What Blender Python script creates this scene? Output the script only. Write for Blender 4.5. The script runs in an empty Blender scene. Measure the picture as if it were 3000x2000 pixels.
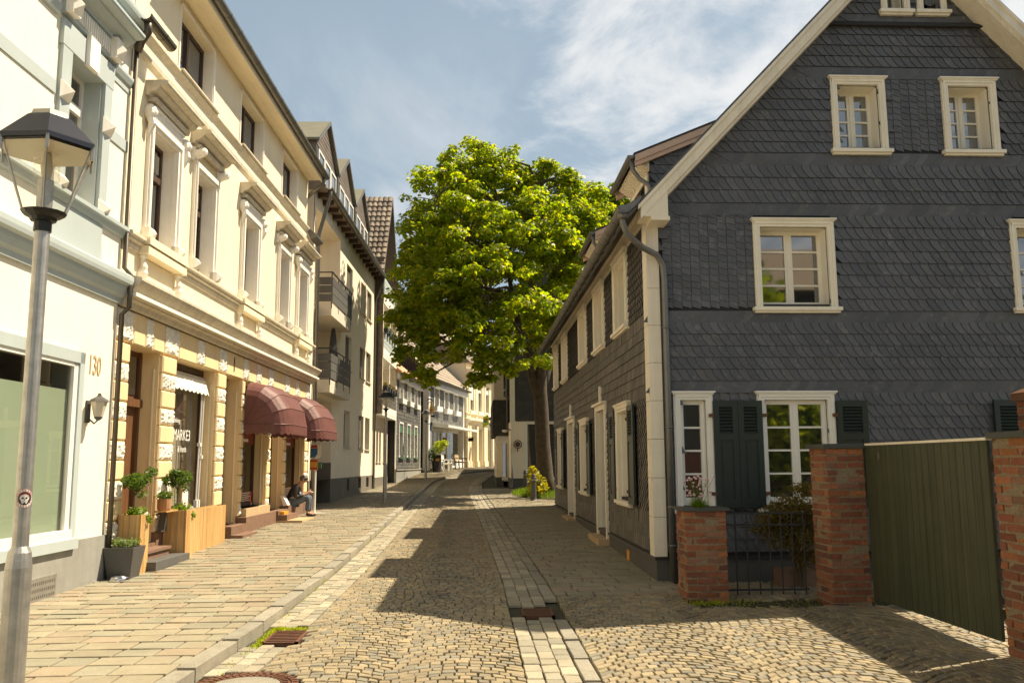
import bpy, bmesh, math, random
from mathutils import Vector, Matrix
rnd = random.Random(7)
sc = bpy.context.scene
COL = sc.collection
# ---------------------------------------------------------------- camera
YAW, PITCH, ROLL, FPX = .0430, .1389, .0061, 2550.0
CAMZ = 1.6
fw = Vector((math.sin(YAW)*math.cos(PITCH), math.cos(YAW)*math.cos(PITCH), math.sin(PITCH)))
rt = Vector((math.cos(YAW), -math.sin(YAW), 0)); up = rt.cross(fw)
r2 = rt*math.cos(ROLL)-up*math.sin(ROLL); u2 = up*math.cos(ROLL)+rt*math.sin(ROLL)
cd = bpy.data.cameras.new('camera'); cam = bpy.data.objects.new('camera', cd); COL.objects.link(cam)
cd.sensor_width = 36; cd.lens = 36*FPX/3000; cd.clip_start = .05; cd.clip_end = 3000
cam.matrix_world = Matrix(((r2.x, u2.x, -fw.x, 0), (r2.y, u2.y, -fw.y, 0), (r2.z, u2.z, -fw.z, CAMZ), (0, 0, 0, 1)))
sc.camera = cam
def at(x, y, Y):                       # photo pixel (3000 wide) to the point at street depth Y
    d = r2*(x-1500)/FPX+u2*(1000-y)/FPX+fw
    return Vector((0, 0, CAMZ))+d*(Y/d.y)
# ---------------------------------------------------------------- sky and sun
SUN = Vector((.605, .27, 1)).normalized()
EL = math.asin(SUN.z); AZ = math.atan2(SUN.x, SUN.y)
sc.view_settings.view_transform = 'Standard'; sc.view_settings.look = 'None'
sc.view_settings.exposure = .95; sc.view_settings.gamma = 1; sc.view_settings.use_curve_mapping = False
wd = bpy.data.worlds.new('World'); sc.world = wd; wd.use_nodes = True
nt = wd.node_tree; N = nt.nodes; Lk = nt.links; N.clear()
def nd(t, **k):
    n = N.new(t)
    for a, b in k.items(): setattr(n, a, b)
    return n
wo = nd('ShaderNodeOutputWorld'); bg = nd('ShaderNodeBackground'); bg.inputs[1].default_value = .055
sky = nd('ShaderNodeTexSky', sky_type='NISHITA', sun_disc=False, sun_elevation=EL, sun_rotation=AZ,
         air_density=1.0, dust_density=2.2, ozone_density=1.0)
tc = nd('ShaderNodeTexCoord'); sep = nd('ShaderNodeSeparateXYZ'); Lk.new(tc.outputs['Generated'], sep.inputs[0])
def mth(op, a, b=None, c=None):
    n = nd('ShaderNodeMath', operation=op)
    for i, q in enumerate((a, b, c)):
        if q is None: continue
        if isinstance(q, (int, float)): n.inputs[i].default_value = q
        else: Lk.new(q, n.inputs[i])
    return n.outputs[0]
zz = mth('MAXIMUM', sep.outputs[2], .04)
px_ = mth('DIVIDE', sep.outputs[0], zz); py_ = mth('DIVIDE', sep.outputs[1], zz)
comb = nd('ShaderNodeCombineXYZ'); Lk.new(px_, comb.inputs[0]); Lk.new(py_, comb.inputs[1])
def wnoise(scale, detail, rough, off, sx=1, sy=1, rot=0, dist=0):
    mp = nd('ShaderNodeMapping'); mp.inputs['Location'].default_value = off; mp.inputs['Scale'].default_value = (sx, sy, 1)
    mp.inputs['Rotation'].default_value = (0, 0, rot)
    Lk.new(comb.outputs[0], mp.inputs[0])
    n = nd('ShaderNodeTexNoise'); n.inputs['Scale'].default_value = scale; n.inputs['Detail'].default_value = detail
    n.inputs['Roughness'].default_value = rough; n.inputs['Distortion'].default_value = dist
    Lk.new(mp.outputs[0], n.inputs['Vector']); return n.outputs[0]
def ramp(v, a, b, lo=0., hi=1.):
    n = nd('ShaderNodeMapRange', interpolation_type='SMOOTHSTEP'); n.inputs[1].default_value = a; n.inputs[2].default_value = b
    n.inputs[3].default_value = lo; n.inputs[4].default_value = hi; Lk.new(v, n.inputs[0]); return n.outputs[0]
# a broad bank of altocumulus on the right, thin streaks in the middle, clear at the left
az = mth('ARCTAN2', sep.outputs[0], sep.outputs[1])
bank = mth('ADD', mth('MULTIPLY', az, 1.0), mth('MULTIPLY', sep.outputs[2], .28))
bankm = ramp(bank, .03, .34, 0, 1)
n1 = wnoise(3.1, 9, .62, (3.2, 1.7, 0), 1.0, .62, .5, .35)
n2 = wnoise(.9, 4, .5, (.3, 4.1, 0), 1, 1, 0)
cl1 = ramp(mth('ADD', mth('ADD', n1, mth('MULTIPLY', bankm, .33)), mth('MULTIPLY', n2, .12)),  .68, 1.04, 0, 1)
streak = mth('MULTIPLY', ramp(wnoise(1.5, 8, .6, (7.7, 2.2, 0), 1.0, .3, -.25, .4), .46, .76, 0, .5), ramp(sep.outputs[2], .50, .36, .0, 1))
lowc = mth('MULTIPLY', ramp(wnoise(1.7, 8, .55, (1.1, .7, 0), 1, .35), .55, .68, 0, .95), ramp(sep.outputs[2], .36, .22, 0, 1))
cm = mth('MINIMUM', mth('ADD', mth('MAXIMUM', cl1, streak), lowc), 1.0)
hi = ramp(sep.outputs[2], .50, .78)        # hazy and pale towards the horizon, deeper overhead
veil = nd('ShaderNodeMix', data_type='RGBA'); Lk.new(mth('ADD', .55, mth('MULTIPLY', hi, .3)), veil.inputs[0])
vc = nd('ShaderNodeMix', data_type='RGBA'); Lk.new(hi, vc.inputs[0]); vc.inputs[6].default_value = (4.65, 5.85, 6.4, 1); vc.inputs[7].default_value = (1.75, 1.8, 1.7, 1); Lk.new(vc.outputs[2], veil.inputs[7])
Lk.new(sky.outputs[0], veil.inputs[6])
mx = nd('ShaderNodeMix', data_type='RGBA'); Lk.new(mth('MULTIPLY', mth('MULTIPLY', cm, .88), mth('SUBTRACT', 1., mth('MULTIPLY', hi, .8))), mx.inputs[0]); Lk.new(veil.outputs[2], mx.inputs[6])
mx.inputs[7].default_value = (8.9, 8.9, 8.8, 1)
Lk.new(mx.outputs[2], bg.inputs[0]); Lk.new(bg.outputs[0], wo.inputs[0])
sl = bpy.data.lights.new('sun', 'SUN'); sl.energy = 5.0; sl.angle = math.radians(.5); sl.color = (1, .86, .63)
so = bpy.data.objects.new('sun', sl); COL.objects.link(so); so.location = (20, 10, 40)
so.rotation_euler = SUN.to_track_quat('Z', 'Y').to_euler()
# ---------------------------------------------------------------- materials
MATS = {}
def M(name, col, rough=.75, var=.12, vs=2.5, isl=None, iv=.0, bump=0., bs=60., metal=0., spec=.5, streak=0., dirt=None, wave=None, edge=None):
    """procedural material: base colour, blotchy variation, per-piece tint (isl: list of colours), fine bump"""
    m = bpy.data.materials.new(name); m.use_nodes = True; t = m.node_tree; n = t.nodes; l = t.links
    b = n['Principled BSDF']; b.inputs['Roughness'].default_value = rough; b.inputs['Metallic'].default_value = metal
    b.inputs['Specular IOR Level'].default_value = spec
    geo = n.new('ShaderNodeNewGeometry')
    def noise(s, d=5, ro=.6, sc=None):
        x = n.new('ShaderNodeTexNoise'); x.inputs['Scale'].default_value = s; x.inputs['Detail'].default_value = d
        x.inputs['Roughness'].default_value = ro
        if sc:
            mp = n.new('ShaderNodeMapping'); mp.inputs['Scale'].default_value = sc; l.new(geo.outputs['Position'], mp.inputs[0]); l.new(mp.outputs[0], x.inputs['Vector'])
        else: l.new(geo.outputs['Position'], x.inputs['Vector'])
        return x.outputs[0]
    def mix(f, a, bb, mode='MIX'):
        x = n.new('ShaderNodeMix'); x.data_type = 'RGBA'; x.blend_type = mode
        for i, q in ((0, f), (6, a), (7, bb)):
            if isinstance(q, float): x.inputs[i].default_value = q
            elif isinstance(q, tuple): x.inputs[i].default_value = q+(1,)
            else: l.new(q, x.inputs[i])
        return x.outputs[2]
    def mr(v, a, bb, lo, hi):
        x = n.new('ShaderNodeMapRange'); x.inputs[1].default_value = a; x.inputs[2].default_value = bb
        x.inputs[3].default_value = lo; x.inputs[4].default_value = hi; l.new(v, x.inputs[0]); return x.outputs[0]
    c = tuple(col)
    if isl:
        cr = n.new('ShaderNodeValToRGB'); cr.color_ramp.interpolation = 'CONSTANT'
        e = cr.color_ramp.elements
        while len(e) < len(isl): e.new(.5)
        for i, q in enumerate(isl): e[i].position = i/len(isl); e[i].color = tuple(q)+(1,)
        l.new(geo.outputs['Random Per Island'], cr.inputs[0]); c = cr.outputs[0]
    if iv:
        w = n.new('ShaderNodeMath'); w.operation = 'FRACT'; w2 = n.new('ShaderNodeMath'); w2.operation = 'MULTIPLY'; w2.inputs[1].default_value = 7.13
        l.new(geo.outputs['Random Per Island'], w2.inputs[0]); l.new(w2.outputs[0], w.inputs[0])
        g = n.new('ShaderNodeCombineColor')
        v = mr(w.outputs[0], 0, 1, 1-iv, 1+iv)
        for i in range(3): l.new(v, g.inputs[i])
        c = mix(1.0, c, g.outputs[0], 'MULTIPLY')
    if var:
        v = mr(noise(vs), .25, .75, 1-var, 1+var); g = n.new('ShaderNodeCombineColor')
        for i in range(3): l.new(v, g.inputs[i])
        c = mix(1.0, c, g.outputs[0], 'MULTIPLY')
    if streak:
        v = mr(noise(1.0, 7, .7, (7, 7, .3)), .47, .75, 0, streak); c = mix(v, c, dirt or (.16, .13, .09))
    elif dirt:
        v = mr(noise(9, 8, .7), .56, .74, 0, .6); c = mix(v, c, dirt)
    if wave:                                # wood grain: bands stretched along z
        v = mr(noise(1, 6, .6, wave), .35, .7, .62, 1.15); g = n.new('ShaderNodeCombineColor')
        for i in range(3): l.new(v, g.inputs[i])
        c = mix(1.0, c, g.outputs[0], 'MULTIPLY')
    if edge:                                # edge faces coloured dark, in place of the shade in gaps between slates
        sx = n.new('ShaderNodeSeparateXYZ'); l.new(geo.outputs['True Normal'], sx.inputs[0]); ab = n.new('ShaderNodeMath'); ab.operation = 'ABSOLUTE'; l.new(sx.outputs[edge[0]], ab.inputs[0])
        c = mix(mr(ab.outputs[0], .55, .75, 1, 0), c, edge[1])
    if isinstance(c, tuple): b.inputs['Base Color'].default_value = c+(1,)
    else: l.new(c, b.inputs['Base Color'])
    if bump:
        bp = n.new('ShaderNodeBump'); bp.inputs['Strength'].default_value = bump; bp.inputs['Distance'].default_value = .02
        l.new(noise(bs, 6, .65), bp.inputs['Height']); l.new(bp.outputs[0], b.inputs['Normal'])
    if name.startswith('pane'): b.inputs['IOR'].default_value = 2.2
    MATS[name] = m; return m
def GLASS(name, tint=(.92, .95, .93), refl=.12):
    """clear pane: mostly see-through with a mirror reflection that grows at grazing angles"""
    m = bpy.data.materials.new(name); m.use_nodes = True; t = m.node_tree; n = t.nodes; l = t.links; n.clear()
    o = n.new('ShaderNodeOutputMaterial'); tr = n.new('ShaderNodeBsdfTransparent'); gl = n.new('ShaderNodeBsdfGlossy')
    tr.inputs[0].default_value = tint+(1,); gl.inputs['Roughness'].default_value = .01
    lw = n.new('ShaderNodeLayerWeight'); pw = n.new('ShaderNodeMath'); pw.operation = 'POWER'; l.new(lw.outputs['Facing'], pw.inputs[0]); pw.inputs[1].default_value = 4.
    a = n.new('ShaderNodeMath'); a.operation = 'MULTIPLY_ADD'; a.use_clamp = True; l.new(pw.outputs[0], a.inputs[0]); a.inputs[1].default_value = .6; a.inputs[2].default_value = refl*.4
    x = n.new('ShaderNodeMixShader'); l.new(a.outputs[0], x.inputs[0]); l.new(tr.outputs[0], x.inputs[1]); l.new(gl.outputs[0], x.inputs[2])
    l.new(x.outputs[0], o.inputs[0]); return m
def LEAF(name, cols, trans=.45, iv=.3):
    m = bpy.data.materials.new(name); m.use_nodes = True; t = m.node_tree; n = t.nodes; l = t.links
    b = n['Principled BSDF']; o = n['Material Output']; b.inputs['Roughness'].default_value = .42; b.inputs['Specular IOR Level'].default_value = .45
    geo = n.new('ShaderNodeNewGeometry'); cr = n.new('ShaderNodeValToRGB'); e = cr.color_ramp.elements
    while len(e) < len(cols): e.new(.5)
    for i, q in enumerate(cols): e[i].position = i/max(1, len(cols)-1); e[i].color = tuple(q)+(1,)
    l.new(geo.outputs['Random Per Island'], cr.inputs[0]); l.new(cr.outputs[0], b.inputs['Base Color'])
    tl = n.new('ShaderNodeBsdfTranslucent'); hs = n.new('ShaderNodeMix'); hs.data_type = 'RGBA'; hs.blend_type = 'MULTIPLY'; hs.inputs[0].default_value = 1
    hs.inputs[7].default_value = (2.5, 2.35, .6, 1); l.new(cr.outputs[0], hs.inputs[6]); l.new(hs.outputs[2], tl.inputs[0])
    x = n.new('ShaderNodeMixShader'); x.inputs[0].default_value = trans
    l.new(b.outputs[0], x.inputs[1]); l.new(tl.outputs[0], x.inputs[2]); l.new(x.outputs[0], o.inputs[0]); return m
# ---------------------------------------------------------------- mesh helpers
class Fr:
    def __init__(s, o, u, n): s.o = Vector(o); s.u = Vector(u).normalized(); s.n = Vector(n).normalized()
    def p(s, q): return s.o+s.u*q[0]+s.n*q[1]+Vector((0, 0, q[2]))
W = Fr((0, 0, 0), (1, 0, 0), (0, 1, 0))
LA = .0295
FL = Fr((-4.9, 12, 0), (math.sin(LA), math.cos(LA), 0), (math.cos(LA), -math.sin(LA), 0))   # left row of houses: u along street, w out
FR = Fr((2.42, 0, 0), (0, 1, 0), (-1, 0, 0))                                                # street side of the slate house
FG = Fr((0, 11.72, 0), (1, 0, 0), (0, -1, 0))                                               # its gable
def gz(y):                              # height of the road surface along the street
    P = ((-60, -1.4), (40, .6), (48, 1.0), (58, 1.25), (70, 1.38), (140, 1.6), (400, 2.0))
    for (a, b), (c, d) in zip(P, P[1:]):
        if y <= c: return b+(d-b)*(y-a)/(c-a)
    return P[-1][1]
def lerp(P, y):
    if y <= P[0][0]: return P[0][1]
    for (a, b), (c, d) in zip(P, P[1:]):
        if y <= c: return b+(d-b)*(y-a)/(c-a)
    return P[-1][1]
WL = {}
class MB:
    def __init__(s, fr=W): s.v = []; s.f = []; s.fr = fr
    def add(s, pts, faces):
        b = len(s.v); p = s.fr.p; s.v += [p(q) for q in pts]; s.f += [tuple(i+b for i in f) for f in faces]
    def box(s, a, b):
        x, y, z = [sorted((a[i], b[i])) for i in range(3)]
        s.add([(i, j, k) for k in z for j in y for i in x], [(0, 2, 3, 1), (4, 5, 7, 6), (0, 1, 5, 4), (2, 6, 7, 3), (0, 4, 6, 2), (1, 3, 7, 5)])
    def prism(s, poly, a, b, ax='w'):   # polygon in the other two axes, extruded from a to b along ax
        f = {'w': lambda p, q: (p[0], q, p[1]), 'u': lambda p, q: (q, p[0], p[1]), 'z': lambda p, q: (p[0], p[1], q)}[ax]
        n = len(poly); s.add([f(p, a) for p in poly]+[f(p, b) for p in poly],
                             [tuple(range(n))[::-1], tuple(range(n, 2*n))]+[(i, (i+1) % n, n+(i+1) % n, n+i) for i in range(n)])
    def tube(s, pts, r, n=8, cap=True):
        pts = [s.fr.p(q) for q in pts]; rr = r if isinstance(r, (list, tuple)) else [r]*len(pts); b = len(s.v); ref = None
        for i, p in enumerate(pts):
            d = (pts[min(i+1, len(pts)-1)]-pts[max(i-1, 0)]).normalized()
            if ref is None: ref = d.orthogonal().normalized()
            ref = (ref-d*ref.dot(d)).normalized(); e = d.cross(ref)
            for k in range(n):
                a = 2*math.pi*k/n; s.v.append(p+(ref*math.cos(a)+e*math.sin(a))*rr[i])
        for i in range(len(pts)-1):
            for k in range(n):
                q = b+i*n+k; q2 = b+i*n+(k+1) % n; s.f.append((q, q2, q2+n, q+n))
        if cap: s.f.append(tuple(b+k for k in range(n))[::-1]); s.f.append(tuple(b+(len(pts)-1)*n+k for k in range(n)))
    def lathe(s, prof, c=(0, 0, 0), n=16, a0=0.):
        pts = []; m = len(prof)
        for r, z in prof:
            for k in range(n):
                a = a0+2*math.pi*k/n; pts.append((c[0]+r*math.cos(a), c[1]+r*math.sin(a), c[2]+z))
        s.add(pts, [(i*n+k, i*n+(k+1) % n, (i+1)*n+(k+1) % n, (i+1)*n+k) for i in range(m-1) for k in range(n)]+[tuple(range(n))[::-1], tuple((m-1)*n+k for k in range(n))])
    def ball(s, c, r, n=10, m=7):
        r = r if isinstance(r, tuple) else (r, r, r)
        pts = [(c[0]+r[0]*math.sin(math.pi*j/m)*math.cos(2*math.pi*k/n), c[1]+r[1]*math.sin(math.pi*j/m)*math.sin(2*math.pi*k/n), c[2]+r[2]*math.cos(math.pi*j/m)) for j in range(1, m) for k in range(n)]
        T = len(pts); pts += [(c[0], c[1], c[2]+r[2]), (c[0], c[1], c[2]-r[2])]
        s.add(pts, [(j*n+k, (j+1)*n+k, (j+1)*n+(k+1) % n, j*n+(k+1) % n) for j in range(m-2) for k in range(n)]+[(T, k, (k+1) % n) for k in range(n)]+[(T+1, (m-2)*n+(k+1) % n, (m-2)*n+k) for k in range(n)])
    def wall(s, u0, u1, z0, z1, ops=(), d=.25, w=0., back=None):
        """front sheet with openings (u0,u1,z0,z1[,depth]) and their reveals"""
        us = sorted({u0, u1, *[min(max(q, u0), u1) for o in ops for q in o[:2]]}); zs = sorted({z0, z1, *[min(max(q, z0), z1) for o in ops for q in o[2:4]]})
        for a, b in zip(us, us[1:]):
            for c, e in zip(zs, zs[1:]):
                mu, mz = (a+b)/2, (c+e)/2
                if any(o[0] < mu < o[1] and o[2] < mz < o[3] for o in ops): continue
                s.add([(a, w, c), (b, w, c), (b, w, e), (a, w, e)], [(0, 1, 2, 3)])
        for o in ops:
            a, b, c, e = o[:4]; dd = o[4] if len(o) > 4 else d
            for q in (((a, c), (a, e)), ((b, e), (b, c)), ((a, e), (b, e)), ((b, c), (a, c))):
                (p1, q1), (p2, q2) = q; s.add([(p1, w, q1), (p2, w, q2), (p2, w-dd, q2), (p1, w-dd, q1)], [(0, 1, 2, 3)])
    def build(s, name, mat, parent=None, smooth=False, recalc=True, weld=False, label=None, cat=None, group=None, kind=None, origin=None):
        me = bpy.data.meshes.new(name); o = bpy.data.objects.new(name, me); COL.objects.link(o)
        if parent is not None: L = WL[parent]; o.parent = parent
        else: L = Vector(origin) if origin else Vector((0, 0, 0)); o.location = L
        WL[o] = L
        me.from_pydata([tuple(p-L) for p in s.v], [], s.f)
        if weld:
            b = bmesh.new(); b.from_mesh(me); bmesh.ops.remove_doubles(b, verts=b.verts, dist=1e-4); b.to_mesh(me); b.free()
        if recalc:
            b = bmesh.new(); b.from_mesh(me); bmesh.ops.recalc_face_normals(b, faces=b.faces); b.to_mesh(me); b.free()
        me.materials.append(mat)
        if smooth:
            for q in me.polygons: q.use_smooth = True
        tag(o, label, cat, group, kind); return o
def tag(o, label=None, cat=None, group=None, kind=None):
    for k, v in (('label', label), ('category', cat), ('group', group), ('kind', kind)):
        if v: o[k] = v
    return o
def thing(name, label, cat, loc, group=None):
    o = bpy.data.objects.new(name, None); COL.objects.link(o); o.empty_display_size = .2
    o.location = loc; WL[o] = Vector(loc); return tag(o, label, cat, group)
def dup(t, loc, rz=0., label=None, sc_=1.):
    def cp(o, par):
        c = o.copy(); COL.objects.link(c)
        if par is not None: c.parent = par
        for h in o.children: cp(h, c)
        return c
    r = cp(t, None); r.location = loc; r.rotation_euler = (0, 0, rz); r.scale = (sc_,)*3
    if label: r['label'] = label
    WL[r] = Vector(loc); return r
def text(name, body, size, fr, pos, mat, parent, depth=.004, sx=1., align='LEFT'):
    cu = bpy.data.curves.new(name, 'FONT'); cu.body = body; cu.size = size; cu.extrude = depth; cu.align_x = align; cu.resolution_u = 3
    o = bpy.data.objects.new(name, cu); COL.objects.link(o)
    bpy.context.view_layer.update(); dg = bpy.context.evaluated_depsgraph_get(); me = bpy.data.meshes.new_from_object(o.evaluated_get(dg))
    bpy.data.objects.remove(o); m = MB(fr); m.add([(pos[0]+v.co.x*sx, pos[1]+v.co.z, pos[2]+v.co.y) for v in me.vertices], [tuple(p.vertices) for p in me.polygons])
    return m.build(name, mat, parent)
# ---------------------------------------------------------------- palette
M('joint', (.06, .056, .03), .95, .35, 6, bump=.5, bs=90, dirt=(.075, .11, .012))
M('sett', (.26, .21, .13), .62, .18, 1.6, isl=[(.255, .203, .125), (.295, .238, .147), (.225, .187, .125), (.27, .223, .142), (.205, .186, .14), (.305, .24, .142), (.24, .203, .135), (.28, .228, .137)], iv=.16, bump=.35, bs=45, dirt=(.13, .11, .07))
M('granite', (0.36, 0.32, 0.2375), .7, .16, 9, isl=[(0.37, 0.325, 0.2327), (0.32, 0.285, 0.209), (0.4, 0.35, 0.2565), (0.29, 0.265, 0.1995)], iv=.15, bump=.6, bs=60, dirt=(.16, .13, .085))
M('slab', (.285, .245, .17), .7, .14, 4, isl=[(.275, .235, .16), (.29, .25, .17), (.285, .227, .155), (.262, .238, .17), (.295, .255, .175), (.27, .233, .16), (.255, .233, .168), (.287, .235, .16)], iv=.09, bump=.45, bs=24, dirt=(.18, .155, .105))
M('kerb', (0.3135, 0.285, 0.228), .75, .16, 6, isl=[(0.3135, 0.285, 0.2232), (0.285, 0.2612, 0.209), (0.342, 0.3087, 0.2422)], bump=.9, bs=60, dirt=(.13, .115, .085))
M('white_plaster', (.86, .80, .665), .8, .05, 1.2, bump=.2, bs=120, streak=.25, dirt=(.62, .55, .42))
M('yellow_plaster', (.84, .735, .525), .8, .06, 1.0, bump=.2, bs=120, streak=.22, dirt=(.60, .50, .34))
M('ochre_plaster', (.79, .615, .355), .8, .07, 1.5, bump=.25, bs=90, streak=.25, dirt=(.55, .40, .2))
M('blue_trim', (.42, .475, .475), .6, .05, 2, streak=.2, dirt=(.3, .33, .32))
M('white_trim', (.88, .84, .76), .65, .06, 3, streak=.35, dirt=(.52, .46, .36))
M('stone_trim', (.60, .54, .42), .75, .10, 3, streak=.55, dirt=(.30, .26, .20))
M('rough_stone', (.84, .79, .69), .9, .16, 30, bump=1.0, bs=55)
M('rough_yellow', (.72, .58, .33), .9, .2, 30, bump=1.0, bs=50)
M('cream_paint', (.86, .80, .67), .5, .06, 2, streak=.25, dirt=(.5, .43, .32))
M('cream_board', (.80, .73, .60), .6, .08, 3, streak=.4, dirt=(.46, .39, .29))
M('pink_board', (.62, .44, .34), .65, .1, 4, dirt=(.62, .55, .48))
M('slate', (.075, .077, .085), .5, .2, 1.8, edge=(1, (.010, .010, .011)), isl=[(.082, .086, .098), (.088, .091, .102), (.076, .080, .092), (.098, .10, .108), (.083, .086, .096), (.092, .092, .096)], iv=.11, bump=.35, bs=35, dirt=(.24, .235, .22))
M('slate_warm', (0.1275, 0.1232, 0.1148), .6, .14, 6, edge=(0, (0.0255, 0.02295, 0.0187)), isl=[(0.102, 0.0952, 0.085), (0.1232, 0.1148, 0.1003), (0.08925, 0.085, 0.0782), (0.136, 0.1258, 0.1088)], iv=.2, bump=.3, bs=35, dirt=(.20, .185, .16))  # browner than the gable slate: warm bounced light put into the colour
M('slate_grey', (.24, .235, .225), .6, .14, 6, edge=(0, (.02, .019, .017)), isl=[(.115, .11, .098), (.135, .13, .115), (.098, .095, .088), (.08, .08, .078), (.125, .118, .104)], iv=.15, bump=.3, bs=35)
M('slate_back', (.03, .03, .032), .9, 0)
M('dark_slate', (.05, .046, .04), .6, .15, 6, isl=[(.05, .046, .04), (.058, .053, .046), (.043, .04, .036)], iv=.15)
M('brown_slate', (.13, .10, .082), .7, .12, 6, isl=[(.13, .10, .082), (.115, .09, .075), (.145, .115, .095)], iv=.12)
M('roof_tile', (.20, .155, .115), .75, .2, 5, isl=[(.21, .165, .125), (.25, .195, .145), (.17, .13, .10)], iv=.2, bump=.3, bs=30)
M('roof_brown', (.30, .235, .18), .75, .12, 4, isl=[(.31, .245, .185), (.27, .21, .165), (.34, .27, .205)], iv=.1)
M('roof_red', (.55, .27, .15), .75, .2, 5)
M('roof_green', (.17, .165, .12), .8, .15, 3)
M('roof_pale', (.62, .6, .56), .22, .1, 9)
M('zinc', (.17, .165, .155), .42, .14, 5, metal=.5, streak=.35, dirt=(.10, .09, .075))
M('bronze_pipe', (.10, .085, .065), .45, .15, 5, metal=.5)
M('galvanised', (.42, .41, .385), .42, .22, 14, metal=.75, bump=.1, bs=30, dirt=(.25, .24, .22))
M('black_metal', (.018, .018, .018), .45, .1, 5, metal=.3)
M('lamp_roof', (.03, .033, .045), .25, .1, 5, metal=.4)
M('rust', (.14, .062, .035), .75, .3, 20, metal=.3, bump=.5, bs=60)
M('iron_fence', (.03, .03, .03), .6, .1)
M('brown_frame', (.075, .040, .026), .5, .1, 5)
M('door_wood', (.16, .07, .028), .5, .1, 5, wave=(14, 14, .8))
M('white_frame', (.80, .78, .72), .4, .04)
M('green_shutter', (.020, .030, .024), .38, .12, 8)
M('green_board', (0.0609, 0.0693, 0.0378), .5, .10, 5, isl=[(0.063, 0.0714, 0.0399), (0.05565, 0.0651, 0.0357), (0.0693, 0.07665, 0.04305)], wave=(31.5, 31.5, 0.63))
M('brick', (.30, .12, .06), .88, .25, 30, isl=[(.30, .11, .055), (.25, .085, .046), (.34, .13, .06), (.36, .14, .055), (.18, .075, .05), (.28, .145, .09), (.27, .10, .055)], iv=.2, bump=1., bs=60, dirt=(.11, .07, .05))
M('mortar', (.30, .24, .155), .95, .35, 40, bump=.9, bs=120, dirt=(.12, .09, .06))
M('cap_slate', (.06, .065, .06), .7, .15, 10)
M('copper', (.38, .20, .12), .35, .2, 8, metal=.8)
M('planter_wood', (.62, .38, .145), .55, .1, 3, isl=[(.62, .38, .145), (.57, .34, .125), (.66, .42, .17)], wave=(34, 34, 1.2))
M('anthracite', (.075, .072, .068), .6, .1, 8)
M('steel', (.7, .7, .7), .16, .05, 5, metal=1.)
M('terracotta', (.40, .20, .09), .8, .12, 8)
M('brownstone', (.20, .115, .075), .75, .2, 7, bump=.3, bs=60)
M('darkstone', (.10, .098, .092), .7, .15, 6, bump=.3, bs=60)
M('tan_stone', (.48, .35, .20), .75, .12, 5)
M('grey_plinth', (.28, .275, .25), .85, .2, 3, streak=.35, dirt=(.16, .155, .13))
M('dark_plinth', (.085, .083, .075), .8, .12, 3)
M('beige_plaster', (.86, .765, .61), .85, .05, 1.5, bump=.35, bs=110, streak=.2, dirt=(.62, .53, .4))
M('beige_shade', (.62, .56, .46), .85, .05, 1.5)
M('taupe_plinth', (.155, .140, .115), .8, .1, 3)
M('board_grey', (.085, .08, .075), .65, .15, 6, isl=[(.08, .075, .07), (.10, .095, .088)])
M('awning', (.14, .05, .043), .5, .2, 4, bump=.3, bs=12, dirt=(.20, .085, .07))
M('pane', (.012, .014, .016), .03, 0, spec=.9)
M('pane_sky', (.05, .065, .08), .03, 0, spec=.9)
M('curtain', (.62, .57, .47), .9, .15, 8, wave=(40, 40, .4))
M('frosted', (.43, .55, .44), .3, .03, 2, spec=.8)
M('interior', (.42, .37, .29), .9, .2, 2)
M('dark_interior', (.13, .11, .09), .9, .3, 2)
M('bark', (.085, .064, .042), .9, .4, 7, bump=1., bs=22, dirt=(.20, .165, .08))
M('twig', (.10, .07, .04), .9, .2)
M('soil', (.05, .036, .022), .95, .3, 20)
M('white_paint', (.82, .81, .77), .5, .03)
M('shutter_paint', (.80, .79, .75), .5, .03)
M('red_sign', (.45, .03, .03), .4, .05); M('dark_red', (.20, .02, .016), .4, .1); M('blue_sign', (.03, .14, .36), .4, .05); M('orange_sign', (.75, .33, .03), .4, .05)
M('lime_sign', (.50, .62, .02), .45, .03); M('yellow_ochre', (.62, .38, .05), .5, .2); M('magenta_sign', (.40, .02, .12), .5, .05); M('violet', (.10, .06, .3), .5)
M('skin', (.50, .27, .17), .5, .08, 12); M('hair', (.12, .10, .085), .7, .3, 60); M('leather', (.022, .018, .015), .4, .2, 12, bump=.3, bs=30)
M('denim', (.10, .125, .165), .85, .15, 12, bump=.2, bs=90); M('shirt', (.22, .28, .40), .8, .1); M('shoe', (.012, .011, .010), .3, .1); M('paper', (.75, .73, .68), .8, .05)
M('sticker_white', (.78, .74, .68), .5, .04); M('sticker_red', (.40, .02, .02), .5, .04); M('sticker_black', (.02, .02, .02), .5, .04)
M('green_paint', (.05, .16, .075), .5, .1); M('dress', (.65, .18, .06), .8, .2, 8); M('bench_wood', (.50, .36, .2), .6, .15, 5)
M('flower_white', (.85, .82, .78), .7, .05); M('flower_pink', (.62, .42, .46), .7, .1)
M('opal', (.55, .50, .40), .3, .05)
gl_clear = GLASS('clear_glass'); gl_lamp = GLASS('lamp_glass', (.98, .97, .94), .1); gl_shop = GLASS('shop_glass', (.94, .93, .9), .18)
LEAF('maple', [(.10, .165, .008), (.135, .205, .009), (.20, .25, .012), (.30, .29, .013), (.12, .19, .008), (.24, .27, .012)], .62)
LEAF('maple_far', [(.085, .14, .006), (.18, .225, .009), (.12, .18, .008), (.25, .26, .01)], .5)
LEAF('bush', [(.05, .10, .015), (.09, .15, .02), (.07, .12, .018)], .3)
LEAF('pale_bush', [(.16, .21, .09), (.12, .18, .07), (.2, .24, .11)], .3)
LEAF('gold_bush', [(.30, .27, .015), (.22, .23, .015), (.38, .31, .02)], .35)
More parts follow.
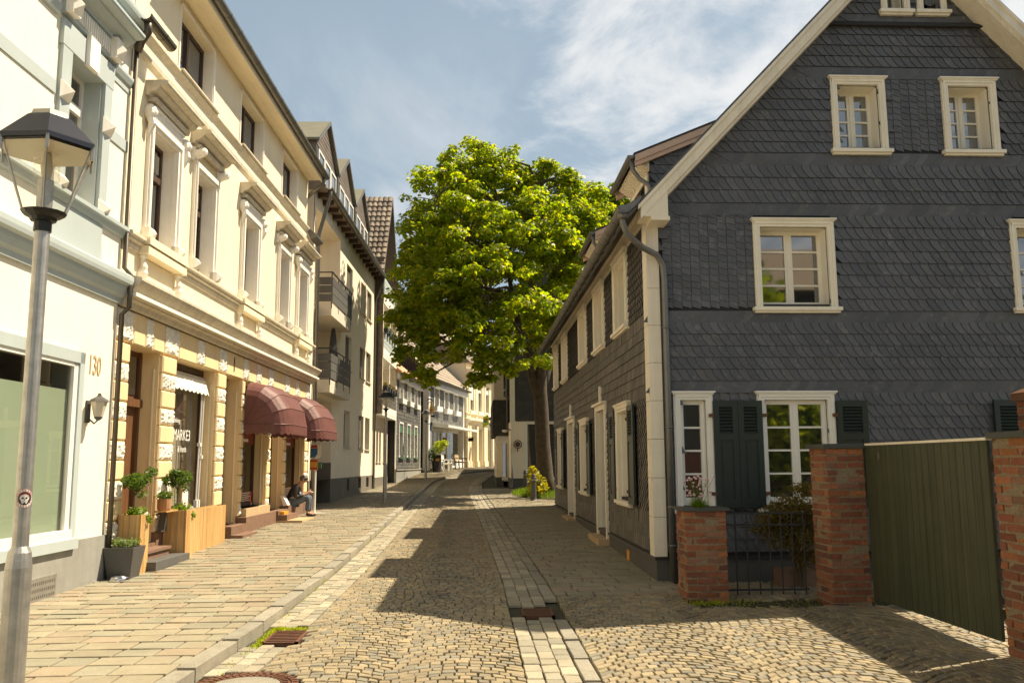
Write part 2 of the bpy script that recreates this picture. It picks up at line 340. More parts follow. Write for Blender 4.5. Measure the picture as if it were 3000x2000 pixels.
LEAF('acer', [(.10, .085, .012), (.16, .10, .012), (.07, .085, .015)], .35)
LEAF('grass_blade', [(.10, .17, .012), (.16, .24, .018), (.07, .13, .012)], .35)
LEAF('lime_leaf', [(.26, .34, .012), (.34, .38, .015), (.20, .28, .012)], .35)
MT = MATS
for k in ('maple', 'maple_far', 'bush', 'pale_bush', 'gold_bush', 'acer', 'grass_blade', 'lime_leaf'): MT[k] = bpy.data.materials[k]
# ---------------------------------------------------------------- ground
KL = [(-60, -2.35), (6, -2.24), (7.1, -2.18), (8.8, -2.09), (13, -2.0), (40, -2.05), (43, -1.9), (45, -1.4), (48.5, -.75), (52, .4), (54, 1.6), (56, 3.2), (58, 6), (60, 12)]     # road-side face of the left kerb
GR = [(-60, .44), (7, .40), (12, .37), (23.5, .07), (35, -.28), (41, -.25), (45, .15), (48, .62), (50, 1.0), (52, 1.9), (53.5, 4), (55, 12)]   # left edge of the right gutter
def ground_sheet():
    m = MB(); ys = [-300, -60, -20]+[i*2 for i in range(-5, 75)]+[160, 200, 260, 400, 700, 1200]
    xs = [-1200, -300, -60, -20, -8, -4, -2, 0, 2, 4, 8, 14, 20, 60, 300, 1200]
    m.add([(x, y, gz(y)-.035) for y in ys for x in xs], [(j*len(xs)+i, j*len(xs)+i+1, (j+1)*len(xs)+i+1, (j+1)*len(xs)+i) for j in range(len(ys)-1) for i in range(len(xs)-1)])
    return m.build('ground', MT['joint'], kind='structure', recalc=False)
ground_sheet()
rg = random.Random(3)
def stone(m, q, h, t=.012, z0=-.03, dz=0.):
    """one paving stone: q = four plan corners, counter-clockwise; top at h above the street, edges worn round"""
    cx = sum(p[0] for p in q)/4; cy = sum(p[1] for p in q)/4; g = gz(cy)
    tl = [rg.uniform(-dz, dz) for _ in range(4)]
    lo = [(x, y, g+z0) for x, y in q]; mid = [(x, y, g+h-t*.8+tl[i]) for i, (x, y) in enumerate(q)]
    L = max(abs(q[0][0]-q[1][0]), .05); f = max(.6, 1-1.05*t/max(L, .09))
    top = [(cx+(x-cx)*f, cy+(y-cy)*f, g+h+tl[i]) for i, (x, y) in enumerate(q)]
    b = len(m.v); m.v += [Vector(p) for p in lo+mid+top]
    m.f += [(b+8, b+9, b+10, b+11)]+[(b+o+i, b+o+(i+1) % 4, b+o+4+(i+1) % 4, b+o+4+i) for o in (0, 4) for i in range(4)]
holes = [(-1.99, -1.63, 8.42, 9.06), (.50, .86, 9.52, 10.06)]          # drain grates
MH = (-1.755, 7.02, .39)                                              # manhole cover
def blocked(x, y, r=.03):
    return any(a-r < x < b+r and c-r < y < d+r for a, b, c, d in holes) or (x-MH[0])**2+(y-MH[1])**2 < (MH[2]+.05)**2
def setts(m, xl, xr, y0, y1, st=.098, period=1.06, amp=.22, skip=None, h=.0, jx=.22):
    """small setts laid in segmental arcs"""
    k = 0; y = y0-amp
    while y < y1:
        a, b = xl(y), xr(y); W_ = b-a
        if W_ < .3: y += st; continue
        np_ = max(1, round(W_/period)); per = W_/np_
        x = a+(st*.5 if k % 2 else 0)*rg.uniform(.7, 1.2); xs = [a]
        while x < b-.06:
            if x-xs[-1] > .05: xs.append(x)
            x += st*(1.05+rg.uniform(-jx, jx))
        xs.append(b)
        def arc(x):
            u = ((x-a)/per) % 1.0; return amp*(1-(2*u-1)**2)
        for x0, x1 in zip(xs, xs[1:]):
            g = .0045; j = lambda: rg.uniform(-.006, .006)
            q = [(x0+g+j(), y+arc(x0+g)+g+j()), (x1-g+j(), y+arc(x1-g)+g+j()), (x1-g+j(), y+arc(x1-g)+st-g+j()), (x0+g+j(), y+arc(x0+g)+st-g+j())]
            cx = (x0+x1)/2; cy = y+arc(cx)+st/2
            if cy < y0 or cy > y1 or blocked(cx, cy) or (skip and skip(cx, cy)): continue
            stone(m, q, h+rg.uniform(-.004, .004), .011, dz=.003)
        y += st; k += 1
m = MB(); setts(m, lambda y: lerp(KL, y)+.40+rg.uniform(0, .02), lambda y: lerp(GR, y)-.003, 2.0, 57.5)
m.build('road', MT['sett'], kind='structure', recalc=False)
m = MB()
def rows_along(m, edge, offs, y0, y1, ln, h=0., t=.009, dz=.003, g=.0045):
    for a, b in zip(offs, offs[1:]):
        y = y0+rg.uniform(0, ln)
        while y < y1:
            L = ln*rg.uniform(.75, 1.3); x0, x1 = edge(y), edge(y+L)
            if not blocked(x0+(a+b)/2, y+L/2, .05):
                j = lambda: rg.uniform(-.006, .006)
                stone(m, [(x0+a+g+j(), y+g), (x0+b-g+j(), y+g), (x1+b-g+j(), y+L-g), (x1+a+g+j(), y+L-g)], h+rg.uniform(-.004, .004), t, dz=dz)
            y += L
rows_along(m, lambda y: lerp(KL, y), (.01, .15, .275, .40), 3, 56, .20)
m.build('road', MT['granite'], kind='structure', recalc=False)
m = MB(); rows_along(m, lambda y: lerp(GR, y), (0, .145, .288, .432), 2, 53, .21); m.build('road', MT['granite'], kind='structure', recalc=False)
m = MB(); rows_along(m, lambda y: lerp(GR, y), (.434, .572), -6, 53, .95, .012, .008, .002); m.build('kerb', MT['kerb'], kind='structure', recalc=False)
m = MB(); rows_along(m, lambda y: lerp(KL, y), (-.145, 0), -6, 57, 1.05, .10, .018, .002, .004); m.build('kerb', MT['kerb'], kind='structure', recalc=False)
def slabs(m, xl, xr, y0, y1, rowh, ln, h, tilt=0.):
    y = y0; k = 0
    while y < y1:
        rh = rowh*rg.uniform(.82, 1.15); x = xl(y)-rg.uniform(0, ln)
        while x < xr(y):
            L = ln*rg.uniform(.7, 1.35); a, b = max(x, xl(y)), min(x+L, xr(y))
            if xr(y)-(x+L) < .1: b = xr(y); L = 9
            if b-a > .05:
                g = .010; e = .0035; j = lambda: rg.uniform(-.005, .005)
                stone(m, [(a+g, y+e+tilt*a+j()), (b-g, y+e+tilt*b+j()), (b-g, y+rh-e+tilt*b+j()), (a+g, y+rh-e+tilt*a+j())], h+rg.uniform(-.003, .003), .008, dz=.003)
            x += L
        y += rh; k += 1
m = MB(); slabs(m, lambda y: -5.6 if y < 36 else -4.3, lambda y: lerp(KL, y)-.15, 2, 39.5, .275, .345, .095, .02)
slabs(m, lambda y: -4.2+max(0, (y-44))*.12, lambda y: lerp(KL, y)-.15, 39.5, 66, .275, .345, .095, .02)
m.build('left_sidewalk', MT['slab'], kind='structure', recalc=False)
m = MB(); slabs(m, lambda y: lerp(GR, y)+.574, lambda y: 2.6 if y < 27 else 6.5, 10.75, 37, .21, .46, .018, -.02)
m.build('right_pavement', MT['slab'], kind='structure', recalc=False)
m = MB(); setts(m, lambda y: lerp(GR, y)+.574+rg.uniform(0, .01), lambda y: 9.5, .5, 10.72, .100, 1.25, .36, h=.012, jx=.1, skip=lambda x, y: x > 2.45 and y > 9.85)
setts(m, lambda y: 2.62, lambda y: 9.5, 10.4, 11.7, .10, 1.2, .3, h=.0)
m.build('pavement', MT['sett'], kind='structure', recalc=False)
# ---------------------------------------------------------------- the slate house on the right
def clip(m, co, no, start=0, fstart=0):
    """cut away everything of a mesh builder on the outer side of a plane"""
    co = Vector(co); no = Vector(no).normalized(); nf = m.f[:fstart]
    dist = [(v-co).dot(no) for v in m.v]
    for f in m.f[fstart:]:
        ds = [dist[i] for i in f]
        if all(d <= 1e-6 for d in ds): nf.append(f); continue
        if all(d >= -1e-6 for d in ds): continue
        out = []
        for k in range(len(f)):
            i, j = f[k], f[(k+1) % len(f)]; a, b = dist[i], dist[j]
            if a <= 0: out.append(i)
            if (a < 0 < b) or (b < 0 < a):
                m.v.append(m.v[i].lerp(m.v[j], a/(a-b))); dist.append(0.); out.append(len(m.v)-1)
        if len(out) > 2: nf.append(tuple(out))
    m.f = nf
rs = random.Random(11)
def slate_scale(m, u, z, wd, h, w, mir=1, lift=.022, th=.018, amt=.8):
    """one slate with a curved cutting edge; its exposed part is wd wide and h high"""
    cur = []
    for i in range(6):
        t = i/5; cur.append((amt*wd*(1-math.cos(t*math.pi/2))**1.15, h*(1.0-t)))
    ov = 1.05*wd; j = rs.uniform(-.004, .004); jw = rs.uniform(0, .003)
    pts = [(x, zz) for x, zz in cur]+[(cur[-1][0]+ov, 0+rs.uniform(-.002, .002)), (ov, h*1.03)]
    def W3(x, zz): return w+lift*(1-zz/h)+.016*max(0., 1-x/(ov+amt*wd))+jw
    f = [(u+mir*(x+j), W3(x, zz), z+zz) for x, zz in pts]; bk = [(a, b-th, c) for a, b, c in f]
    n = len(f); m.add(f+bk, [tuple(range(n))]+[(i, i+1, n+i+1, n+i) for i in range(6)])
def slate_quad(m, u, z, wd, h, w, slant=.0, lift=.010, th=.006):
    f = [(u+.002, w+lift, z+slant), (u+wd-.002, w+lift*.9, z), (u+wd-.002, w, z+h*1.05), (u+.002, w+.001, z+h*1.05+slant)]
    bk = [(a, b-th, c) for a, b, c in f]; m.add(f+bk, [(0, 1, 2, 3), (0, 1, 5, 4), (1, 2, 6, 5), (3, 0, 4, 7)])
def hit(rects, u, z): return any(a < u < b and c < z < d for a, b, c, d in rects)
RX, RZ, RS_, RID = 2.05, 4.92, 1.06, 6.26         # roof: eave x, eave height, slope, ridge x
def roofz(x): return RZ+RS_*((x if x < RID else 2*RID-x)-RX)
SH = thing('slate_house', 'dark slate-clad gabled house with cream window frames and green shutters', 'house', (2.42, 11.72, 0))
wins = {'wA': (2.68, 3.22, .93, 2.53), 'wB': (3.83, 4.90, .93, 2.53), 'wC': (3.88, 5.03, 3.66, 4.95), 'wD': (7.56, 8.70, 3.66, 4.95), 'wE': (5.10, 5.90, 5.94, 7.06),
        'wF': (6.73, 7.54, 5.94, 7.06), 'wG': (5.93, 6.36, 8.06, 8.95), 'wH': (6.47, 6.91, 8.06, 8.95), 'wI': (7.62, 8.7, .93, 2.53)}
CAS = .095
m = MB(FG); m.wall(2.42, 10.24, .33, 9.6, [(a+CAS, b-CAS, c+.1, d-CAS) for a, b, c, d in wins.values()], d=.3)
for s in (-1, 1): clip(m, (RID+s*(RID-RX), 11.72, RZ-.14), (s*RS_, 0, 1))
m.build('gable_wall', MT['slate_back'], SH, recalc=False, weld=True)
sw = {'A': (13.35, 14.60, .95, 2.53), 'B': (18.32, 19.66, .94, 2.53), 'C': (23.65, 25.0, .93, 2.53), 'a': (13.33, 14.6, 3.70, 4.97), 'b': (15.78, 17.1, 3.72, 4.97),
      'c': (18.35, 19.65, 3.73, 4.97), 'd': (22.25, 23.55, 3.74, 4.97), 'e': (24.75, 26.0, 3.76, 4.97)}
sd = {'1': (15.83, 17.15, .32, 2.68), '2': (20.98, 22.4, .28, 2.68)}
m = MB(FR); m.wall(11.72, 26.5, .36, 5.0, [(a+.1, b-.1, c+.1, d-.1) for a, b, c, d in sw.values()]+[(a+.1, b-.1, .36, d-.1, .35) for a, b, c, d in sd.values()], d=.28)
m.build('street_wall', MT['slate_back'], SH, recalc=False, weld=True)
m = MB(); m.box((10.2, 11.75, .3), (10.24, 26.5, 5.0)); m.box((2.45, 26.46, .3), (10.24, 26.5, 5.0)); m.prism([(2.45, 5.0), (10.2, 5.0), (RID, 9.3)], 26.46, 26.5); m.build('rear_wall', MT['slate_warm'], SH)
# slates of the gable: courses of curved slates, a mirrored band every few courses, narrow columns beside the windows
m = MB(FG); rc = [(a+.03, b-.03, c, d) for a, b, c, d in wins.values()]
colp = [(2.6, 3.9, 3.70, 5.02), (5.88, 6.76, 5.98, 7.02), (3.2, 3.86, .95, 2.5), (6.34, 6.5, 8.1, 8.9)]
H_ = .1555; z = .42; k = 0; bands = []
zb = [(2.53, 2.70), (3.50, 3.66), (5.02, 5.20), (5.76, 5.94), (7.06, 7.24), (7.90, 8.06)]
zs = [.42]
while zs[-1] < 9.4:
    z = zs[-1]; nb = [b for b in zb if b[0] > z+.02]
    nxt = nb[0] if nb else (9.6, 9.7)
    cur = [b for b in zb if abs(b[0]-z) < .02]
    if cur: zs.append(cur[0][1]); continue
    n = max(1, round((nxt[0]-z)/.168)); zs.append(z+(nxt[0]-z)/n)
for z, zn in zip(zs, zs[1:]):
    h = zn-z; band = any(abs(b[0]-z) < .02 for b in zb)
    u = 2.36+rs.uniform(0, .1); wdt = .118 if z < 3.6 else .125
    while u < 10.3:
        cu, cz = u+wdt*.7, z+h/2
        if roofz(cu)-.1 > z and not hit(rc, cu, cz) and not hit(colp, cu, cz):
            if band: slate_scale(m, u+wdt*1.5, z, wdt*1.05, h, .010, mir=-1, lift=.008, th=.003, amt=.95)
            else: slate_scale(m, u, z, wdt*rs.uniform(.97, 1.03), h, .012)
        u += wdt
for a, b, c, d in colp:
    n = max(1, round((b-a)/.125)); wq = (b-a)/n
    for i in range(n):
        z = c-.01*(i % 2)
        while z < d:
            if not hit(rc, a+wq*(i+.5), z+.04): slate_quad(m, a+wq*i, z, wq, .092, .010+.003*(i % 2), slant=.03)
            z += .092
f0 = len(m.f)
for s in (-1, 1): clip(m, (RID+s*(RID-RX), 11.72, RZ-.24), (s*RS_, 0, 1))
for s in (-1, 1):                        # slates laid along the rakes
    x = 2.40
    while x < RID-.1:
        zt = roofz(x)-.24; u0 = x if s < 0 else 2*RID-x; d = -s
        q = [(u0, .034, zt-.02), (u0+d*.30, .030, zt-.20), (u0+d*.38, .026, zt-.165), (u0+d*.36, .022, zt+.03), (u0+d*.18, .02, zt+.19)]
        qb = [(a, b-.02, c) for a, b, c in q]; m.add(q+qb, [(0, 1, 2, 3, 4), (0, 1, 6, 5), (1, 2, 7, 6), (2, 3, 8, 7)]); x += .150
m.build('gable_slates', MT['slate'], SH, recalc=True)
m = MB(FG); m.prism([(.0, 7.86), (.10, 7.85), (.10, 7.875), (.0, 7.97)], 4.98, 7.70, 'u'); m.build('gable_ledge', MT['slate_back'], SH)
# slates of the street side
m = MB(FR); rc = [(a+.03, b-.03, c, d) for a, b, c, d in sw.values()]+[(a+.03, b-.03, 0, d) for a, b, c, d in sd.values()]
def course(z0, z1, n, kind, wdt):
    for i in range(n):
        h = (z1-z0)/n; z = z0+h*i; u = 11.97+rs.uniform(0, wdt)
        while u < 26.45:
            if not hit(rc, u+wdt/2, z+h/2):
                if kind == 'band': slate_quad(m, u, z, wdt, h, .012+.004*rs.random(), slant=rs.uniform(-.003, .003), lift=.006)
                elif kind == 'smooth': slate_quad(m, u, z, wdt, h, .010, slant=0, lift=.018, th=.010)
                else: slate_scale(m, u, z, wdt, h, .006, lift=.020, th=.012, amt=.5)
            u += wdt
course(.40, .74, 2, 'smooth', .16); course(.74, .94, 1, 'band', .07); course(.94, 2.50, 15, 'sc', .15); course(2.50, 2.69, 1, 'band', .07)
course(2.69, 3.50, 5, 'smooth', .16); course(3.50, 3.70, 1, 'band', .07); course(3.70, 4.95, 11, 'sc', .15)
m.build('street_slates', MT['slate_warm'], SH)
# plinth, corner pilaster, eave frieze
m = MB(); m.box((2.40, 11.70, -.3), (10.24, 12.2, .33)); m.box((2.40, 12.2, -.3), (2.9, 26.5, .37)); m.build('plinth', MT['dark_plinth'], SH)
m = MB(); m.box((2.375, 11.675, .325), (2.42, 26.5, .365)); m.box((2.42, 11.675, .325), (10.24, 11.72, .365)); m.build('drip_ledge', MT['slate_warm'], SH)
m = MB()
for i in range(9):
    za, zb_ = .37+i*.515, min(.37+(i+1)*.515-.006, 5.05)
    m.box((2.368, 11.672, za), (2.54, 11.96, zb_))
m.build('corner_pilaster', MT['cream_board'], SH)
m = MB(FR); m.box((11.72, .0, 4.97), (26.5, .05, 5.22)); m.box((11.72, .05, 5.12), (26.5, .25, 5.17)); m.build('eave_frieze', MT['cream_board'], SH)
# roof
m = MB(); y0, y1 = 11.32, 26.75
for s in (-1, 1):
    xe = RID+s*(RID-RX); q = [(RID, 0, roofz(RID)), (xe, 0, RZ), (xe, 0, RZ-.07), (RID, 0, roofz(RID)-.09)]
    m.prism([(p[0], p[2]) for p in q], y0, y1)
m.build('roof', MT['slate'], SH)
m = MB()
for s in (-1, 1):
    def R(x, dz): return (RID+s*(RID-x), roofz(x)-.075+dz)
    m.prism([R(RX+.19, 0), R(RX+.19, -.19), R(RID, -.19), R(RID, 0)], 11.30, 11.345)
    m.prism([R(RX+.15, .03), R(RX+.15, -.03), R(RID, -.03), R(RID, .03)], 11.275, 11.30)
    m.prism([R(2.46, -.15), R(2.46, -.25), R(RID, -.25), R(RID, -.15)], 11.345, 11.72)
    m.prism([(RID+s*(RID-2.25), RZ+.10), (RID+s*(RID-2.25), RZ-.03), (RID+s*(RID-2.61), RZ-.03), (RID+s*(RID-2.61), RZ+.36)], 11.31, 11.70)
    m.prism([(RID+s*(RID-2.38), RZ-.03), (RID+s*(RID-2.38), RZ-.085), (RID+s*(RID-2.63), RZ-.085), (RID+s*(RID-2.63), RZ-.03)], 11.30, 11.72)
m.build('barge_board', MT['cream_board'], SH)
def half_gutter(fr, pts_u, w, z, r=.075, n=7, parent=None, mat='zinc'):
    m = MB(fr); ps = []
    for i in range(n+1): a = math.pi+math.pi*i/n; ps.append((w+r*math.cos(a), z+r*math.sin(a)))
    m.prism(ps+[(p[0]*.0+w+(p[0]-w)*.9, z+(p[1]-z)*.9+.004) for p in ps[::-1]], pts_u[0], pts_u[1], 'u')
    u = pts_u[0]
    while u < pts_u[1]-.1:
        q = [(w+(r+.006)*math.cos(math.pi+math.pi*i/n), z+(r+.006)*math.sin(math.pi+math.pi*i/n)) for i in range(n+1)]
        m.prism(q+[(w+(p[0]-w)*.9, z+(p[1]-z)*.9) for p in q[::-1]], u, u+.03, 'u'); u += .6
    return m.build('gutter', MT[mat], parent)
half_gutter(FR, (11.25, 26.7), .42, 5.0, .08, parent=SH)
m = MB(); m.prism([(1.93, 5.02), (1.95, 4.95), (2.06, 4.93), (2.20, 5.06), (2.26, 5.16), (2.02, 5.03)], 11.26, 11.32); m.build('gutter_end', MT['zinc'], SH)
m = MB(); m.tube([(2.0, 11.36, 4.96), (2.0, 11.37, 4.80), (2.06, 11.40, 4.66), (2.30, 11.52, 4.5), (2.50, 11.60, 4.42), (2.585, 11.62, 4.28), (2.60, 11.625, 4.1), (2.60, 11.625, 2.5), (2.60, 11.625, .05)], .044, 10)
for z in (3.4, 2.05, 1.0, .5): m.lathe([(.052, 0), (.052, .03)], (2.60, 11.625, z), 10)
m.lathe([(.075, 0), (.075, .1)], (2.0, 11.36, 4.86), 10)
m.build('downpipe', MT['zinc'], SH, smooth=True)
# windows
def slate_window(fr, b, rows=4, cols=2, depth=.28, pane='pane', mat='cream_paint', board=.1, cap=True, cas=CAS):
    u0, u1, z0, z1 = b; m = MB(fr)
    m.box((u0, -.02, z0+.05), (u0+cas, .055, z1-cas)); m.box((u1-cas, -.02, z0+.05), (u1, .055, z1-cas)); m.box((u0, -.02, z1-cas), (u1, .055, z1))
    m.box((u0+.02, .055, z0+.05), (u0+cas*.55, .072, z1-.03)); m.box((u1-cas*.55, .055, z0+.05), (u1-.02, .072, z1-.03)); m.box((u0+.02, .055, z1-cas*.6), (u1-.02, .073, z1-.02))
    if cap: m.box((u0-.03, -.02, z1), (u1+.03, .10, z1+.022)); m.box((u0-.012, -.02, z1-.02), (u1+.012, .085, z1-.001))
    a, c, e, g = u0+cas, u1-cas, z0+.06, z1-cas
    m.box((a, -depth, e), (a+.015, -.02, g)); m.box((c-.015, -depth, e), (c, -.02, g)); m.box((a, -depth, g-.015), (c, -.02, g)); m.box((a, -depth, e), (c, -.02, e+.015))
    w0, w1 = -depth, -depth+.055; t = .045
    m.box((a+.015, w0, e+.015), (c-.015, w1+.02, e+board)); m.box((a+.015, w0, g-.06), (c-.015, w1, g-.015)); m.box((a+.015, w0, e+board), (a+.015+t, w1, g-.06)); m.box((c-.015-t, w0, e+board), (c-.015, w1, g-.06))
    ia, ic, ie, ig = a+.015+t, c-.015-t, e+board, g-.06
    for k in range(1, cols):
        x = ia+(ic-ia)*k/cols; m.box((x-.055, w0, ie), (x+.055, w1, ig)); m.box((x-.02, w1, ie), (x+.02, w1+.015, ig))
    for k in range(1, rows):
        zz = ie+(ig-ie)*k/rows; m.box((ia, w0+.01, zz-.013), (ic, w1-.008, zz+.013))
    o = m.build('window', MT[mat], SH)
    p = MB(fr); p.box((ia, w0+.018, ie), (ic, w0+.026, ig)); p.build('pane', MT[pane], o)
    s = MB(fr); s.box((u0-.04, -.02, z0), (u1+.04, .11, z0+.05)); s.box((u0-.02, -.02, z0-.03), (u1+.02, .075, z0-.001)); s.build('sill', MT[mat], o)
    return o
for k, b in wins.items():
    if k in ('wG', 'wH'): slate_window(FG, b, 2, 1, .24, 'pane', cas=.09)
    elif k == 'wA': slate_window(FG, b, 4, 1, .10, board=.14, mat='white_frame')
    elif k in ('wB', 'wI'): slate_window(FG, b, 4, 2, .10, board=.14, mat='white_frame')
    elif k in ('wE', 'wF'): slate_window(FG, b, 4, 2, .28, 'pane_sky')
    else: slate_window(FG, b, 4, 2, .26)
for b in sw.values(): slate_window(FR, b, 4, 2, .27, cas=.11)
def shutter(fr, u0, u1, z0, z1, hinge=0):
    m = MB(fr); w0, w1 = .06, .095; t = .075; zl = z1-(z1-z0)*.31
    m.box((u0, w0, z0), (u0+t, w1, z1)); m.box((u1-t, w0, z0), (u1, w1, z1))
    for a, b in ((z0, z0+.1), (zl-.09, zl), (z1-.085, z1)): m.box((u0+t, w0, a), (u1-t, w1, b))
    m.box((u0+t, w0+.004, z0+.1), (u1-t, w0+.02, zl-.09)); m.box((u0+t+.03, w0+.02, z0+.14), (u1-t-.03, w1-.006, zl-.13))
    n = 8
    for i in range(n):
        z = zl+(z1-.085-zl)*(i+.15)/n; m.add([(u0+t, w1-.003, z), (u1-t, w1-.003, z), (u1-t, w0+.002, z+.034), (u0+t, w0+.002, z+.034), (u0+t, w1-.003, z+.006), (u1-t, w1-.003, z+.006), (u1-t, w0+.002, z+.04), (u0+t, w0+.002, z+.04)],
                      [(0, 1, 2, 3), (4, 5, 6, 7), (0, 1, 5, 4), (2, 3, 7, 6), (0, 3, 7, 4), (1, 2, 6, 5)])
    m.box((u0+t, w0-.01, zl), (u1-t, w0-.006, z1-.085))
    o = m.build('shutter', MT['green_shutter'], SH)
    for z in (z0+.16, z1-.22):
        h = MB(fr); x = u0 if hinge == 0 else u1; d = -1 if hinge == 0 else 1; h.box((x, w0, z), (x+d*.06, w1+.01, z+.045)); h.build('hinge', MT['rust'], o)
    return o
shutter(FG, 3.215, 3.545, 1.0, 2.42, 0); shutter(FG, 3.55, 3.88, 1.0, 2.42, 1); shutter(FG, 4.91, 5.33, 1.0, 2.42, 0); shutter(FG, 7.10, 7.60, 1.0, 2.42, 1); shutter(FG, 8.74, 9.2, 1.0, 2.42, 0)
for k in 'ABC':
    a, b, c, d = sw[k]; shutter(FR, a-.52, a-.02, c+.03, d-.07, 1); shutter(FR, b+.02, b+.52, c+.03, d-.07, 0)
for k, (a, b, c, d) in sd.items():
    m = MB(FR); zg = .25 if k == '1' else .30
    m.box((a, -.02, zg), (a+.11, .06, d-.1)); m.box((b-.11, -.02, zg), (b, .06, d-.1)); m.box((a, -.02, d-.1), (b, .06, d)); m.box((a-.04, -.02, d), (b+.04, .12, d+.04))
    m.box((a+.1, -.34, zg), (a+.12, -.02, d-.1)); m.box((b-.12, -.34, zg), (b-.1, -.02, d-.1)); m.box((a+.1, -.34, d-.12), (b-.1, -.02, d-.1))
    m.box(((a+b)/2-.05, .0, d+.04), ((a+b)/2+.05, .06, d+.36))
    m.build('door_frame', MT['cream_paint'], SH)
    p = MB(FR); p.box((a+.11, -.33, zg), (b-.11, -.28, d-.12)); q = p.build('door', MT['green_shutter'], SH)
    h = MB(FR); h.ball((b-.25, -.26, 1.25), .03); h.build('handle', MT['copper'], q)
    s = MB(FR); s.box((a-.05, -.3, -.2), (b+.05, .22, zg)); s.build('doorstep', MT['tan_stone'], SH)
m = MB(FR); m.box((13.75, .021, .10), (13.93, .035, .25)); m.build('meter_plate', MT['orange_sign'], SH)
# dormers on the street slope
def dormer(y0, y1):
    x0, zr = 2.75, 6.84; sl_ = .42; xf = 3.02
    def dz(x): return zr+sl_*(x-x0)
    xm = (zr-sl_*x0-RZ+RS_*RX)/(RS_-sl_)
    m = MB(); m.prism([(xf, roofz(xf)-.1), (xm, roofz(xm)-.02), (xf, dz(xf)-.05)], y0, y0+.08); m.prism([(xf, roofz(xf)-.1), (xm, roofz(xm)-.02), (xf, dz(xf)-.05)], y1-.08, y1)
    m.box((xf, y0+.08, roofz(xf)-.1), (xf+.1, y1-.08, dz(xf)-.08)); d = m.build('dormer', MT['slate_back'], SH)
    m = MB(Fr((0, y0, 0), (1, 0, 0), (0, -1, 0)))
    z = roofz(xf)-.05; i = 0
    while z < dz(xm):
        u = xf-.05+(.05 if i % 2 else 0)
        while u < xm: slate_scale(m, u, z, .125, .16, .008); u += .125
        z += .16; i += 1
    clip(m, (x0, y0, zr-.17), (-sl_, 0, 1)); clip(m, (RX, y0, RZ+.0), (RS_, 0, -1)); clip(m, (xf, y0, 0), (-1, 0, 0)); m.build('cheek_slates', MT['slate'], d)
    m = MB(); m.prism([(x0-.02, dz(x0-.02)), (xm+.15, dz(xm+.15)), (xm+.15, dz(xm+.15)+.04), (x0-.02, dz(x0-.02)+.04)], y0-.13, y1+.13); m.build('dormer_roof', MT['slate_warm'], d)
    for s, yy in ((-1, y0), (1, y1)):
        m = MB(); m.prism([(x0, dz(x0)-.12), (xm, dz(xm)-.12), (xm, dz(xm)), (x0, dz(x0))], yy+s*.10, yy+s*.125); m.prism([(x0, dz(x0)-.20), (xm, dz(xm)-.20), (xm, dz(xm)-.12), (x0, dz(x0)-.12)], yy+s*.03, yy+s*.10); m.build('verge_board', MT['pink_board'], d)
    m = MB()
    for i in range(int((y1-y0)/.1)):
        m.prism([(x0+.02, zr-.06), (xf+.02, zr-.24), (xf+.02, zr-.05)], y0+.02+i*.1, y0+.09+i*.1)
    m.prism([(x0+.04, zr-.04), (xf+.02, zr-.22), (xf+.02, zr-.03)], y0, y1); m.build('soffit', MT['cream_board'], d)
    m = MB(); yy = (y0+y1)/2; zt = zr-.26; zb = roofz(xf)+.02
    m.box((xf-.03, y0+.1, zb), (xf, y1-.1, zt)); m.build('dormer_frame', MT['cream_paint'], d)
    m = MB(); m.box((xf-.036, y0+.3, zb+.15), (xf-.031, y1-.3, zt-.1)); m.build('pane', MT['pane'], d)
    m = MB(); r = .06; ps = [(x0-.07+r*math.cos(math.pi+math.pi*i/6), zr-.02+r*math.sin(math.pi+math.pi*i/6)) for i in range(7)]; m.prism(ps, y0-.15, y1+.15); m.build('gutter', MT['zinc'], d)
    m = MB(); m.tube([(x0-.05, y0-.05, zr-.06), (x0-.03, y0-.05, zr-.25), (x0+.08, y0-.04, zr-.40), (xf-.02, y0-.04, zr-.52), (xf+.02, y0-.04, zr-.7), (xf+.02, y0-.04, roofz(xf))], .042, 8); m.build('downpipe', MT['zinc'], d, smooth=True)
dormer(14.4, 16.2); dormer(19.4, 21.4)
